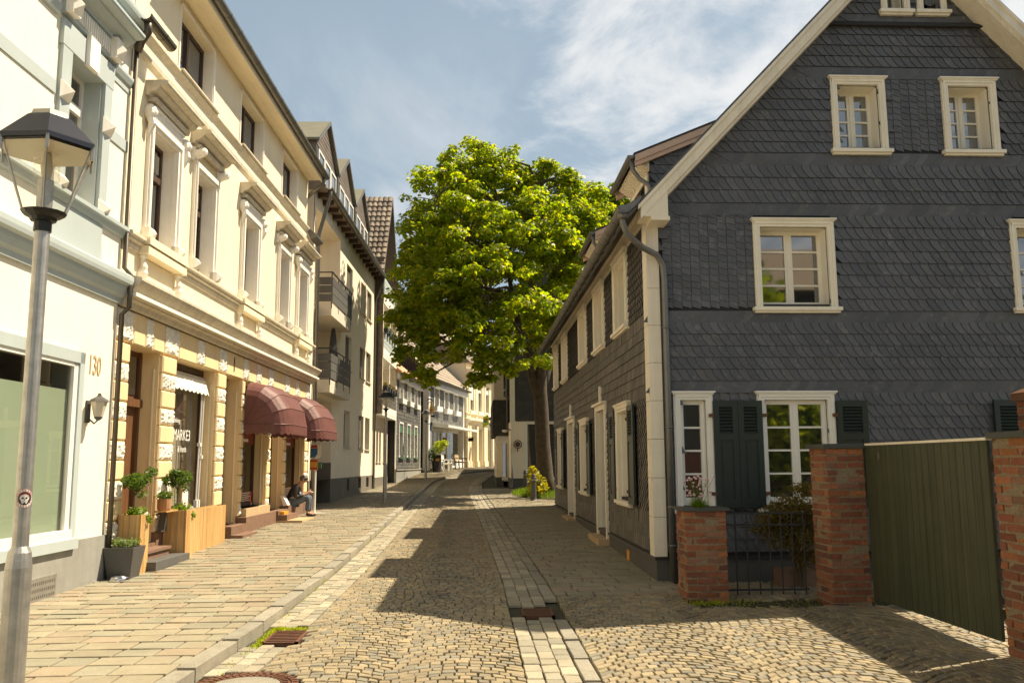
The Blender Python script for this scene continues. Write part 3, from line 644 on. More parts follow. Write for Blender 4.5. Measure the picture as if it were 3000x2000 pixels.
# ---------------------------------------------------------------- brick pillars, gate, railing
def brick_pillar(x0, x1, y0, y1, z1, label, cap='cap_slate', zcap=.05, group='brick pillars by the yard'):
    z0 = gz(y0)-.05; t = thing('brick_pillar', label, 'pillar', ((x0+x1)/2, (y0+y1)/2, gz(y0)), group)
    m = MB(); m.box((x0+.007, y0+.007, z0), (x1-.007, y1-.007, z1)); m.build('mortar_core', MT['mortar'], t)
    m = MB(); n = round((z1-z0)/.0785); h = (z1-z0)/n
    for k in range(n):
        z = z0+k*h+.009; zt = z+h-.020; off = .25 if k % 2 else 0
        for side in range(4):
            L = (x1-x0) if side % 2 == 0 else (y1-y0); cuts = [0]; c = .24 if k % 2 == side % 2 else .125
            while c < L-.07: cuts.append(c); c += .245
            cuts.append(L)
            for a, b in zip(cuts, cuts[1:]):
                a += rs.uniform(.005, .011); b -= rs.uniform(.005, .011); o = rs.uniform(-.008, .007); jj = lambda: rs.uniform(-.005, .005)
                p0, p1 = (-o, .10)
                if side == 0: A, B = (x0+a, y0+p0), (x0+b, y0+p1)
                elif side == 1: A, B = (x1-p1, y0+a), (x1-p0, y0+b)
                elif side == 2: A, B = (x0+a, y1-p1), (x0+b, y1-p0)
                else: A, B = (x0+p0, y0+a), (x0+p1, y0+b)
                x_, X_, y_, Y_ = A[0], B[0], A[1], B[1]
                m.add([(x_+jj(), y_+jj(), z+jj()), (X_+jj(), y_+jj(), z+jj()), (X_+jj(), Y_+jj(), z+jj()), (x_+jj(), Y_+jj(), z+jj()), (x_+jj(), y_+jj(), zt+jj()), (X_+jj(), y_+jj(), zt+jj()), (X_+jj(), Y_+jj(), zt+jj()), (x_+jj(), Y_+jj(), zt+jj())],
                      [(0, 1, 5, 4), (1, 2, 6, 5), (2, 3, 7, 6), (3, 0, 4, 7), (4, 5, 6, 7), (0, 3, 2, 1)])
    m.build('bricks', MT['brick'], t)
    m = MB(); e = .035; m.prism([(x0-e, y0-e), (x1+e, y0-e), (x1+e, y1+e), (x0-e, y1+e)], z1, z1+zcap, 'z')
    if cap == 'copper': m.prism([(x0-e-.015, z1+zcap), (x1+e+.015, z1+zcap), ((x0+x1)/2, z1+zcap+.10)], y0-e, y1+e)
    m.build('cap', MT[cap], t); return t
brick_pillar(2.47, 2.96, 10.33, 10.80, 1.03, 'low red brick pillar with thrift flowers on its slate cap', zcap=.035)
brick_pillar(4.02, 4.46, 9.90, 10.40, 1.75, 'tall weathered red brick pillar between the iron railing and the green gate')
brick_pillar(4.5, 5.0, 6.98, 7.46, 1.79, 'red brick pillar closing the near end of the green gate')
brick_pillar(6.32, 6.76, 9.5, 9.92, 2.28, 'brick pillar with copper cap standing behind the gate', 'copper', .09)
m = MB(); m.box((4.52, -6, -.5), (4.72, 6.98, 1.79)); m.build('garden_wall', MT['brick'], label='brick garden wall continuing beside the yard gate', cat='wall')
GT = thing('yard_gate', 'dark green boarded yard gate between two brick pillars', 'gate', (4.5, 8.7, 0))
m = MB(); y = 7.49; n = 19; wq = (9.90-7.49)/n
for i in range(n):
    ya = 7.49+i*wq; m.box((4.475, ya+.004, .075), (4.505, ya+wq-.004, 1.775))
m.build('boards', MT['green_board'], GT)
m = MB(); m.box((4.46, 7.48, 1.775), (4.53, 9.91, 1.80)); m.build('top_rail', MT['cream_board'], GT)
m = MB()
for z in (.25, 1.5): m = MB(); m.box((4.506, 7.5, z), (4.55, 9.89, z+.09)); m.build('cross_rail', MT['green_board'], GT)
m = MB(); m.box((4.468, 9.55, 1.62), (4.474, 9.565, 1.69)); m.build('plate', MT['galvanised'], GT)
FN = thing('iron_railing', 'low black wrought iron railing between two brick pillars', 'railing', (3.5, 10.7, 0))
m = MB()
for z in (.06, .83, .97): m = MB(); m.box((2.96, 10.69, z), (4.05, 10.71, z+.022)); m.build('rail', MT['iron_fence'], FN)
for i in range(8): m = MB(); x = 3.03+i*.14; m.tube([(x, 10.7, 0.0), (x, 10.7, .98)], .009, 6); m.build('bar', MT['iron_fence'], FN)
# ---------------------------------------------------------------- left row: house 130 with the blue-grey trim
def cornice(fr, prof, u0, u1, name, mat, par):
    m = MB(fr); m.prism(prof, u0, u1, 'u'); return m.build(name, MT[mat], par)
def prof_cornice(z0, z1, w):             # classical profile: fillet, cove, corona
    h = z1-z0
    return [(0, z0), (.2*w, z0), (.25*w, z0+.18*h), (.45*w, z0+.28*h), (.62*w, z0+.48*h), (.66*w, z0+.6*h), (.95*w, z0+.66*h), (w, z0+.78*h), (w, z0+.93*h), (.85*w, z1), (0, z1)]
def win_basic(fr, par, b, depth, frame='brown_frame', pane='pane', t=.06, mull=1, trans=None, curtain=None, sill=None, name='window', w_=0.):
    u0, u1, z0, z1 = b; a, c = -depth, -depth+.06; m = MB(fr)
    m.box((u0, a, z0), (u0+t, c, z1)); m.box((u1-t, a, z0), (u1, c, z1)); m.box((u0+t, a, z1-t), (u1-t, c, z1)); m.box((u0+t, a, z0), (u1-t, c, z0+t))
    for k in range(1, mull+1):
        x = u0+(u1-u0)*k/(mull+1); m.box((x-t*.7, a, z0+t), (x+t*.7, c+.012, z1-t))
    if trans:
        zt = z0+(z1-z0)*trans; m.box((u0+t, a, zt-t*.8), (u1-t, c+.02, zt+t*.8))
    o = m.build(name, MT[frame], par)
    p = MB(fr); p.box((u0+t*.5, a+.02, z0+t*.5), (u1-t*.5, a+.03, z1-t*.5)); p.build('pane', MT[pane], o)
    if sill:
        s = MB(fr); s.box((u0-.05, -depth, z0-.04), (u1+.05, .06, z0)); s.build('sill', MT[sill], o)
    return o
WH = thing('corner_house', 'cream house with blue-grey trim and house number 130', 'house', (-5.2, 8, 0))
SW = (-5.2, -.94, .61, 3.0)
m = MB(FL); m.wall(-16, -.02, .70, 9.0, [(SW[0]+.05, SW[1]-.05, .61, 2.95, .3), (-1.74, -.84, 4.92, 6.62, .32), (-4.6, -3.7, 4.92, 6.62, .32)], w=.0); m.build('facade', MT['white_plaster'], WH, recalc=False, weld=True)
m = MB(FL); m.box((-16, -.02, -.4), (-.02, .035, .70)); m.build('plinth', MT['grey_plinth'], WH)
m = MB(FL); m.box((-16, -10, 9.0), (-.02, .0, 9.1)); m.box((-16, -10, -.3), (-15.9, -.01, 9)); m.box((-16, -10.1, -.3), (-.02, -10, 9)); m.build('rear_wall', MT['white_plaster'], WH)
m = MB(FL); m.prism([(.3, 8.9), (.35, 9.1), (-5, 12.2), (-10.2, 8.9)], -16, -.1, 'u'); m.build('roof', MT['roof_tile'], WH)
cornice(FL, prof_cornice(3.80, 4.19, .20), -16, -.0, 'storey_cornice', 'blue_trim', WH)
m = MB(FL); m.box((-16, 0, 4.06), (-.02, .06, 4.10)); m.build('cornice_fillet', MT['white_trim'], WH)
m = MB(FL); m.prism([(0, 4.72), (.05, 4.73), (.08, 4.80), (.11, 4.81), (.11, 4.86), (0, 4.885)], -16, -.02, 'u'); m.build('sill_course', MT['blue_trim'], WH)
m = MB(FL); m.box((-16, 0, 5.95), (-2.02, .018, 6.11)); m.box((-.62, 0, 5.95), (-.02, .018, 6.11)); m.build('band', MT['blue_trim'], WH)
m = MB(FL); m.prism([(0, 6.90), (.04, 6.91), (.07, 6.98), (.07, 7.02), (0, 7.04)], -16, -2.1, 'u'); m.prism([(0, 6.90), (.04, 6.91), (.07, 6.98), (.07, 7.02), (0, 7.04)], -.6, -.02, 'u')
m.prism([(0, 6.80), (.015, 6.80), (.015, 6.86), (0, 6.86)], -.6, -.02, 'u'); m.build('head_course', MT['blue_trim'], WH)
cornice(FL, prof_cornice(7.55, 7.9, .25), -16, -.02, 'top_cornice', 'blue_trim', WH)
for u0 in (-1.97, -4.83):                # window surround: pilaster strips, pyramid blocks, frieze with flutes and a hood
    u1 = u0+1.33; s = MB(FL); s.box((u0, 0, 4.90), (u0+.23, .05, 6.60)); s.box((u1-.21, 0, 4.90), (u1, .05, 6.60)); s.box((u0-.02, 0, 6.60), (u1+.02, .055, 6.92)); s.box((u0+.20, -.30, 4.90), (u0+.228, .0, 6.62)); s.box((u1-.24, -.30, 4.90), (u1-.212, 0, 6.62)); s.box((u0+.2, -.3, 6.6), (u1-.2, 0, 6.63))
    sr = s.build('surround', MT['blue_trim'], WH)
    for x0, zq in ((u0-.02, 6.10), (u0-.02, 4.98), (u1-.23, 6.10), (u1-.23, 4.98)):
        p = MB(FL); x1, z0, z1 = x0+.25, zq-.17, zq+.05; cx, cz = (x0+x1)/2, (z0+z1)/2
        p.add([(x0, .05, z0), (x1, .05, z0), (x1, .05, z1), (x0, .05, z1), (cx, .17, cz)], [(0, 1, 4), (1, 2, 4), (2, 3, 4), (3, 0, 4)]); p.build('diamond_block', MT['white_trim'], sr)
    p = MB(FL); p.box(((u0+u1)/2-.13, .05, 6.58), ((u0+u1)/2+.13, .11, 6.98)); p.build('keystone', MT['white_trim'], sr)
    f = MB(FL); f.box((u0-.02, 0, 6.98), (u1+.02, .06, 7.26)); f.build('frieze', MT['blue_trim'], sr)
    f = MB(FL)
    for i in range(22): x = u0+.05+i*.0575; f.box((x, .06, 7.03), (x+.03, .078, 7.22))
    f.build('fluting', MT['white_trim'], sr)
    for x in (u0-.03, u1-.17):
        c = MB(FL); c.box((x, .06, 7.0), (x+.2, .15, 7.28)); c.add([(x, .15, 7.02), (x+.2, .15, 7.02), (x+.2, .15, 7.24), (x, .15, 7.24), (x+.1, .24, 7.13)], [(0, 1, 4), (1, 2, 4), (2, 3, 4), (3, 0, 4)]); c.build('bracket', MT['white_trim'], sr)
    c = MB(FL); c.prism(prof_cornice(7.27, 7.5, .36), u0-.2, u1+.2, 'u'); c.build('hood', MT['blue_trim'], sr)
    pn = MB(FL); pn.prism([(u0+.02, 4.19), (u1+.1, 4.19), (u1+.02, 4.30), (u1-.02, 4.5), (u1-.02, 4.72), (u0+.02, 4.72)], 0, .03); pn.build('panel', MT['blue_trim'], sr)
    win_basic(FL, WH, (u0+.23, u1-.23, 4.92, 6.62), .28, 'white_frame', 'pane', .07, 1, .72)
# shop window with frosted film
m = MB(FL); a, b, c, d = SW
for q in (((a, -.30, c), (a+.24, .05, d)), ((b-.12, -.30, c), (b, .05, d)), ((a, -.3, d-.14), (b, .05, d)), ((a-.02, -.3, c), (b+.02, .09, c+.12))): m.box(*q)
so_ = m.build('shop_window', MT['blue_trim'], WH)
m = MB(FL); a2, b2, c2, d2 = a+.24, b-.12, c+.12, d-.14
for q in (((a2, -.02, c2), (a2+.1, .03, d2)), ((b2-.11, -.02, c2), (b2, .03, d2)), ((a2, -.02, d2-.05), (b2, .03, d2)), ((a2, -.02, c2), (b2, .07, c2+.11))): m.box(*q)
m.build('frame', MT['white_frame'], so_)
m = MB(FL); m.box((a2+.1, -.015, c2+.11), (b2-.11, -.005, d2-.05)); m.build('pane', gl_shop, so_)
m = MB(FL); m.box((a2+.1, -.05, c2+.1), (b2-.1, -.045, 2.52)); m.build('frosted_film', MT['frosted'], so_)
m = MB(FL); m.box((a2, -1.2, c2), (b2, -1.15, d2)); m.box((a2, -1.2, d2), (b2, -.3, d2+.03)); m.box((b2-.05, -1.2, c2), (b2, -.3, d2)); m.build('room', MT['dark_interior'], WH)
text('house_number', '130', .36, FL, (-.765, .004, 2.765), MT['tan_stone'], WH, .006, .66)
m = MB(FL); m.box((-1.93, .035, -.02), (-1.32, .05, .355))
VG = m.build('vent_grille', MT['galvanised'], WH)
m = MB(FL)
for i in range(13):
    for j in range(4): x, z = -1.88+i*.042, .05+j*.075; m.box((x, .05, z), (x+.022, .0515, z+.035))
m.build('slot', MT['dark_interior'], VG)
m = MB(FL); m.tube([(-.03, .07, 7.7), (-.03, .07, 4.3), (-.02, .16, 4.2), (-.02, .16, 3.75), (-.03, .07, 3.65), (-.03, .07, .1)], .035, 8); m.build('downpipe', MT['bronze_pipe'], WH, smooth=True)
LN = thing('wall_lantern', 'small grey green wall lantern beside the number 130', 'wall lamp', tuple(FL.p((-.72, .0, 2.25))))
m = MB(FL); m.box((-.77, 0, 2.14), (-.67, .025, 2.42)); m.tube([(-.72, .02, 2.2), (-.72, .1, 2.13), (-.72, .15, 2.18)], .012, 6); m.lathe([(.02, 0), (.05, .03), (.05, .05)], (-.72, .15, 2.17), 6); m.lathe([(.125, 0), (.1, .03), (.03, .07), (.015, .11)], (-.72, .15, 2.405), 6); m.build('bracket', MT['anthracite'], LN)
m = MB(FL); m.lathe([(.055, 0), (.10, .19)], (-.72, .15, 2.215), 6); m.build('glass', MT['opal'], LN)
# ---------------------------------------------------------------- yellow house with shops
YH = thing('yellow_house', 'cream yellow stucco house with shops and burgundy awnings', 'house', tuple(FL.p((6, 0, .2))))
YE, YT = 12.15, 11.25                    # far end below and in the top storey
F1 = [(.80, 1.78, 'A'), (2.70, 3.65, 'B'), (5.53, 6.50, 'A'), (8.36, 9.27, 'B'), (10.33, 11.28, 'A')]
F2 = [(1.72, 3.40), (5.08, 6.76), (8.48, 10.02)]
GO = [(.49, 1.68, .45, 3.33, .36), (2.30, 4.36, .80, 3.33, .28), (4.88, 5.92, .45, 3.33, .45), (6.12, 7.93, .72, 3.30, .28), (8.27, 9.41, .55, 3.30, .45), (9.72, 11.70, .72, 3.30, .26)]
m = MB(FL); m.wall(0, YE, 3.80, 7.62, [(a, b, 4.90, 6.64, .30) for a, b, _ in F1]); m.wall(0, YT, 7.62, 9.42, [(a, b, 8.0, 9.14, .30) for a, b in F2]); m.build('upper_facade', MT['yellow_plaster'], YH, recalc=False, weld=True)
m = MB(FL); m.wall(0, YE, .2, 3.80, GO, w=-.06); m.build('shop_front', MT['ochre_plaster'], YH, recalc=False, weld=True)
m = MB(FL)
m.box((YE-.04, -9, .2), (YE-.02, -.03, 7.6)); m.box((YT-.04, -9, 7.6), (YT-.02, -.03, 9.4)); m.box((.02, -9, .2), (YT-.05, -8.9, 9.4)); m.box((.02, -9, 8.9), (.06, -.1, 9.4)); m.box((YT, -9, 7.58), (YE, .0, 7.62)); m.build('rear_wall', MT['beige_shade'], YH)
m = MB(FL); m.prism([(.42, 9.36), (.42, 9.42), (-4.3, 12.5), (-9.2, 9.4), (-9.2, 9.3)], -.1, YT+.02, 'u'); m.build('roof', MT['roof_tile'], YH)
m = MB(FL); m.box((.75, -.02, 9.30), (YT-.02, .40, 9.36)); m.box((.75, .36, 9.25), (YT+.02, .40, 9.30)); m.box((.75, .16, 9.294), (YT-.02, .165, 9.30)); m.build('eave_soffit', MT['yellow_plaster'], YH)
half_gutter(FL, (.75, YT+.12), .48, 9.44, .09, parent=YH)
half_gutter(FL, (-.35, .62), .30, 7.86, .09, parent=YH, mat='bronze_pipe')
m = MB(FL); m.tube([(-.25, .30, 7.8), (-.22, .30, 7.66), (-.1, .16, 7.58), (-.04, .09, 7.45)], .055, 10); m.build('downpipe', MT['bronze_pipe'], YH, smooth=True)
m = MB(FL); m.tube([(YT-.05, .46, 9.38), (YT-.02, .42, 9.2), (YT+.12, .1, 9.0), (YT+.3, -.1, 8.9)], .05, 8); m.build('downpipe', MT['zinc'], YH, smooth=True)
m = MB(FL); m.prism([(.1, 7.66), (.28, 7.74), (.28, 7.79), (-.05, 8.05)], YT+.02, YE-.05, 'u'); m.build('small_roof', MT['zinc'], YH)
# mouldings
def mould(name, mat, prof, u0, u1): cornice(FL, prof, u0, u1, name, mat, YH)
mould('main_cornice', 'stone_trim', [(0, 3.79), (.07, 3.80), (.09, 3.86), (.16, 3.88), (.16, 3.90), (.22, 3.92), (.22, 3.97), (.17, 3.985), (.19, 4.02), (.27, 4.10), (.30, 4.14), (.30, 4.18), (0, 4.24)], 0.02, YE+.05)
mould('cornice_fillet', 'white_trim', [(.0, 3.915), (.235, 3.918), (.235, 3.968), (0, 3.97)], 0.015, YE+.06)
for a, b in ((.02, YE),):
    mould('sill_course', 'stone_trim', [(0, 4.64), (.03, 4.65), (.05, 4.70), (.05, 4.74), (.10, 4.755), (.10, 4.79), (.14, 4.81), (.14, 4.855), (.0, 4.885)], a, b)
mould('lower_band', 'stone_trim', [(0, 7.52), (.05, 7.55), (.06, 7.62), (0, 7.66)], .02, YE-.02)
mould('upper_band', 'stone_trim', [(0, 7.86), (.03, 7.88), (.08, 7.93), (.08, 7.97), (0, 7.99)], .02, YT)
for a, b, t in F1:                       # panels below the windows, between scrolls
    if t == 'A':
        m = MB(FL); m.box((a-.12, .0, 4.30), (b+.12, .05, 4.345)); m.box((a-.08, .0, 4.345), (b+.08, .012, 4.62)); m.box((a-.28, .0, 4.64), (b+.28, .165, 4.76)); m.box((a-.28, 0, 4.78), (b+.28, .185, 4.89)); m.build('apron_panel', MT['yellow_plaster'], YH)
        for x in (a-.20, b+.20):
            m = MB(FL); m.ball((x, .05, 4.36), (.07, .09, .09), 8, 6); m.tube([(x, .06, 4.36), (x, .085, 4.45), (x, .06, 4.54), (x, .06, 4.63)], [.06, .05, .03, .045], 8); m.ball((x, .06, 4.62), (.05, .06, .05), 8, 6); m.box((x-.04, 0, 4.22), (x+.04, .03, 4.36)); m.build('scroll', MT['white_trim'], YH)
    # architrave
    m = MB(FL); za, zb = 4.90, 6.64; e = .17 if t == 'A' else .13
    for q in (((a-e, 0, za), (a, .055, zb)), ((b, 0, za), (b+e, .055, zb)), ((a-e, 0, zb), (b+e, .055, zb+.15)), ((a-e+.03, .055, za), (a-.07, .085, zb+.04)), ((b+.07, .055, za), (b+e-.03, .085, zb+.04)), ((a-e+.03, .055, zb+.04), (b+e-.03, .085, zb+.12)),
              ((a-.001, -.30, za), (a+.012, .0, zb)), ((b-.012, -.30, za), (b+.001, 0, zb)), ((a, -.3, zb-.012), (b, 0, zb+.001))): m.box(*q)
    sr = m.build('architrave', MT['white_trim'], YH)
    for x0, x1 in ((a-e-.03, a+.0), (b-.0, b+e+.03)):
        m = MB(FL); m.box((x0, 0, 4.89), (x1, .12, 5.06))
        m.add([(x0, .12, 4.89), (x1, .12, 4.89), (x1, .12, 5.06), (x0, .12, 5.06), ((x0+x1)/2, .20, 4.975)], [(0, 1, 4), (1, 2, 4), (2, 3, 4), (3, 0, 4)]); m.build('base_block', MT['white_trim'], sr)
    hz = 7.04; hd = MB(FL); x0, x1 = a-e-.15, b+e+.15
    pr = prof_cornice(hz, 7.27, .34); hd.prism(pr, x0, x1, 'u'); hd.prism([(0, hz-.06), (.12, hz-.06), (.14, hz), (0, hz)], x0+.1, x1-.1, 'u'); hd.build('hood', MT['stone_trim'], sr)
    if t == 'A':
        m = MB(FL); m.box((a-.08, 0, zb+.15), (b+.08, .075, hz-.13)); m.box((a-.12, 0, hz-.13), (b+.12, .095, hz-.09)); m.build('frieze', MT['white_trim'], sr)
        for x in (a-.23, b+.23):
            m = MB(FL); m.ball((x, .06, 6.80), (.10, .10, .13), 10, 7); m.ball((x, .12, 6.79), (.05, .06, .06), 8, 6); m.tube([(x, .07, 6.72), (x, .10, 6.62), (x, .06, 6.50), (x, .03, 6.40)], [.07, .06, .04, .012], 8); m.build('volute', MT['white_trim'], sr)
    else:
        m = MB(FL); m.box((a-.05, 0, zb+.15), (b+.05, .03, hz-.06)); m.build('rough_panel', MT['rough_yellow'], sr)
        for x in (a-.14, b+.14):
            m = MB(FL); m.box((x-.08, 0, zb+.12), (x+.08, .06, hz-.05)); m.tube([(x, .04, hz-.17), (x, .17, hz-.13)], [.085, .075], 10); m.ball((x, .17, hz-.13), .08, 8, 6); m.build('corbel', MT['white_trim'], sr)
    w = win_basic(FL, YH, (a+.012, b-.012, 4.90, 6.63), .26, 'brown_frame', 'pane', .06, 0, .68)
    c = MB(FL); c.box((a+.1, -.257, 4.98), (a+.1+(b-a)*.25, -.229+.0, 6.0)); c.box((a+.08, -.253, 6.2), (b-.08, -.228, 6.5)); c.build('curtain', MT['curtain'], w)
for a, b in F2:
    m = MB(FL)
    for q in (((a-.045, 0, 8.0), (a, .02, 9.185)), ((b, 0, 8.0), (b+.045, .02, 9.185)), ((a-.045, 0, 9.14), (b+.045, .02, 9.185)), ((b-.02, -.3, 8.0), (b+.001, 0, 9.14)), ((a-.001, -.3, 8.0), (a+.02, 0, 9.14))): m.box(*q)
    m.build('window_band', MT['white_trim'], YH)
    w = win_basic(FL, YH, (a+.02, b-.02, 8.0, 9.14), .25, 'brown_frame', 'pane_sky', .06, 1)
    c = MB(FL); c.box((b-.6, -.247, 8.06), (b-.08, -.221, 9.05)); c.build('curtain', MT['curtain'], w)
    m = MB(FL); m.box((a-.08, -.2, 7.975), (b+.08, .12, 8.002)); m.build('sill', MT['stone_trim'], w)
# shop level: alternating smooth and rough blocks on the piers, rough and smooth panels in the frieze
piers = [(.0, .49), (1.70, 2.28), (4.38, 4.86), (5.93, 6.11), (7.95, 8.25), (9.43, 9.70), (11.72, 12.12)]
sm = MB(FL)
def block(m, a, b, z0, z1, d=.0, bev=.02):
    m.add([(a, -.07, z0), (b, -.07, z0), (b, -.07, z1), (a, -.07, z1), (a, d-bev, z0), (b, d-bev, z0), (b, d-bev, z1), (a, d-bev, z1), (a+bev, d, z0+bev), (b-bev, d, z0+bev), (b-bev, d, z1-bev), (a+bev, d, z1-bev)],
          [(0, 1, 5, 4), (1, 2, 6, 5), (2, 3, 7, 6), (3, 0, 4, 7), (4, 5, 9, 8), (5, 6, 10, 9), (6, 7, 11, 10), (7, 4, 8, 11), (8, 9, 10, 11)])
rr = random.Random(5)
def rough(a, b, z0, z1):
    m = MB(FL)              # hammered stone face
    block(sm, a, b, z0, z1, -.01, .015); n = max(3, int((b-a)/.035)); k = max(3, int((z1-z0)/.035))
    g = [[(a+.02+(b-a-.04)*i/n+(rr.uniform(-.008, .008) if 0 < i < n else 0), -.008+(rr.uniform(.0, .034) if 0 < i < n and 0 < j < k else 0.), z0+.02+(z1-z0-.04)*j/k+(rr.uniform(-.008, .008) if 0 < j < k else 0)) for i in range(n+1)] for j in range(k+1)]
    m.add([p for r in g for p in r], [(j*(n+1)+i, j*(n+1)+i+1, (j+1)*(n+1)+i+1, (j+1)*(n+1)+i) for j in range(k) for i in range(n)]); m.build('rough_stone_block', MT['rough_stone'], YH, recalc=False)
for a, b in piers:
    z = 3.31; k = 0; zb = .62 if a < 9 else .70
    while z > zb:
        h = .272
        (block(sm, a+.004, b-.004, z-h, z-.012) if k % 2 == 0 else rough(a+.004, b-.004, z-h, z-.012)); z -= h; k += 1
fr_ = [(-.0, .57), (1.0, 1.30), (1.74, 2.36), (3.2, 3.6), (4.38, 4.86), (5.93, 6.32), (6.9, 7.27), (7.85, 8.32), (9.41, 9.86), (10.5, 10.92), (11.7, 12.12)]
for i, (a, b) in enumerate(fr_):
    rough(a+.005, b-.005, 3.335, 3.79)
    if i+1 < len(fr_): block(sm, b+.01, fr_[i+1][0]-.01, 3.325, 3.79, -.005)
sm.build('rustication', MT['ochre_plaster'], YH)
m = MB(FL); m.box((5.28, -.01, 3.42), (5.31, .008, 3.70)); m.build('wall_anchor', MT['rust'], YH)
# plinth: stone bases and sills
for q in (((0, -.3, -.2), (.49, .02, .55)), ((1.70, -.3, -.2), (2.3, .02, .6)), ((2.3, -.45, -.2), (4.36, .015, .80)), ((4.36, -.3, -.2), (4.87, .02, .6))): m = MB(FL); m.box(*q); m.build('plinth', MT['brownstone'], YH)
m = MB(FL); m.box((5.93, -.4, -.2), (8.26, .16, .56)); m.box((9.42, -.4, -.2), (12.12, .16, .62)); m.build('stone_base', MT['brownstone'], YH)
m = MB(FL); m.box((6.11, -.4, .56), (7.94, .10, .72)); m.build('window_ledge', MT['tan_stone'], YH)
m = MB(FL); m.box((9.7, -.4, .62), (11.72, .10, .72)); m.build('window_ledge', MT['tan_stone'], YH)
# doors
for i, (a, b, z0, z1, d) in enumerate((GO[0], GO[2], GO[4])):
    m = MB(FL); m.box((a, -d-.06, z0), (b, -d, z1)); m.box((a, -d, 2.48), (b, -d+.08, 2.6)); m.box((a, -d, z0), (a+.08, -d+.04, z1)); m.box((b-.08, -d, z0), (b, -d+.04, z1)); m.box(((a+b)/2-.05, -d, z0), ((a+b)/2+.05, -d+.05, 2.48))
    o = m.build('door', MT['door_wood'], YH)
    h = MB(FL); h.tube([(b-.3, -d+.04, 1.45), (b-.3, -d+.1, 1.45), (b-.2, -d+.1, 1.45)], .016, 6); h.build('handle', MT['copper'], o)
    p = MB(FL); p.box((a+.1, -d+.002, 2.66), (b-.1, -d+.012, z1-.08)); p.box((a+.18, -d+.002, 1.3), (b-.5, -d+.01, 2.35)); p.build('pane', MT['pane'], o)
    m = MB(FL); m.box((a, -d, z0-.3), (b, .02, z0)); m.build('threshold', MT['brownstone'], YH)
for a, b, z0, z1, d in GO:               # raised edge moulding of the reveals
    m = MB(FL); x = b-.10; m.tube([(b-.012, -.13, z0), (b-.012, -.13, z1-.25)], .018, 6); m.build('reveal_bead', MT['yellow_plaster'], YH)
ST = thing('door_steps', 'dark stone and brown steps at the first shop door', 'steps', tuple(FL.p((1.2, .2, .17))), 'steps at the shop doors')
m = MB(FL); m.box((.60, .0, .0), (1.92, .46, .27)); m.build('lower_step', MT['darkstone'], ST)
m = MB(FL); m.box((.62, -.02, .27), (1.70, .22, .36)); m.box((.60, -.02, .36), (1.72, .25, .40)); m.build('upper_step', MT['brownstone'], ST)
ST = thing('door_steps', 'brown stone steps at the second shop door', 'steps', tuple(FL.p((5.4, .2, .2))), 'steps at the shop doors')
m = MB(FL); m.box((4.90, .0, .0), (5.9, .40, .29)); m.build('lower_step', MT['brownstone'], ST)
m = MB(FL); m.box((4.90, -.02, .29), (5.9, .18, .45)); m.build('upper_step', MT['brownstone'], ST)
ST = thing('door_steps', 'tan stone steps at the third shop door beside the seated man', 'steps', tuple(FL.p((8.8, .3, .25))), 'steps at the shop doors')
m = MB(FL); m.box((8.28, .0, .1), (9.55, .75, .35)); m.build('lower_step', MT['tan_stone'], ST)
m = MB(FL); m.box((8.30, -.02, .35), (9.38, .40, .47)); m.box((8.30, -.02, .47), (9.38, .2, .56)); m.build('upper_step', MT['brownstone'], ST)
m = MB(FL); m.box((8.42, .10, .47), (8.85, .30, .54)); m.build('doormat', MT['orange_sign'], label='small orange mat on the steps of the third shop door', cat='doormat')
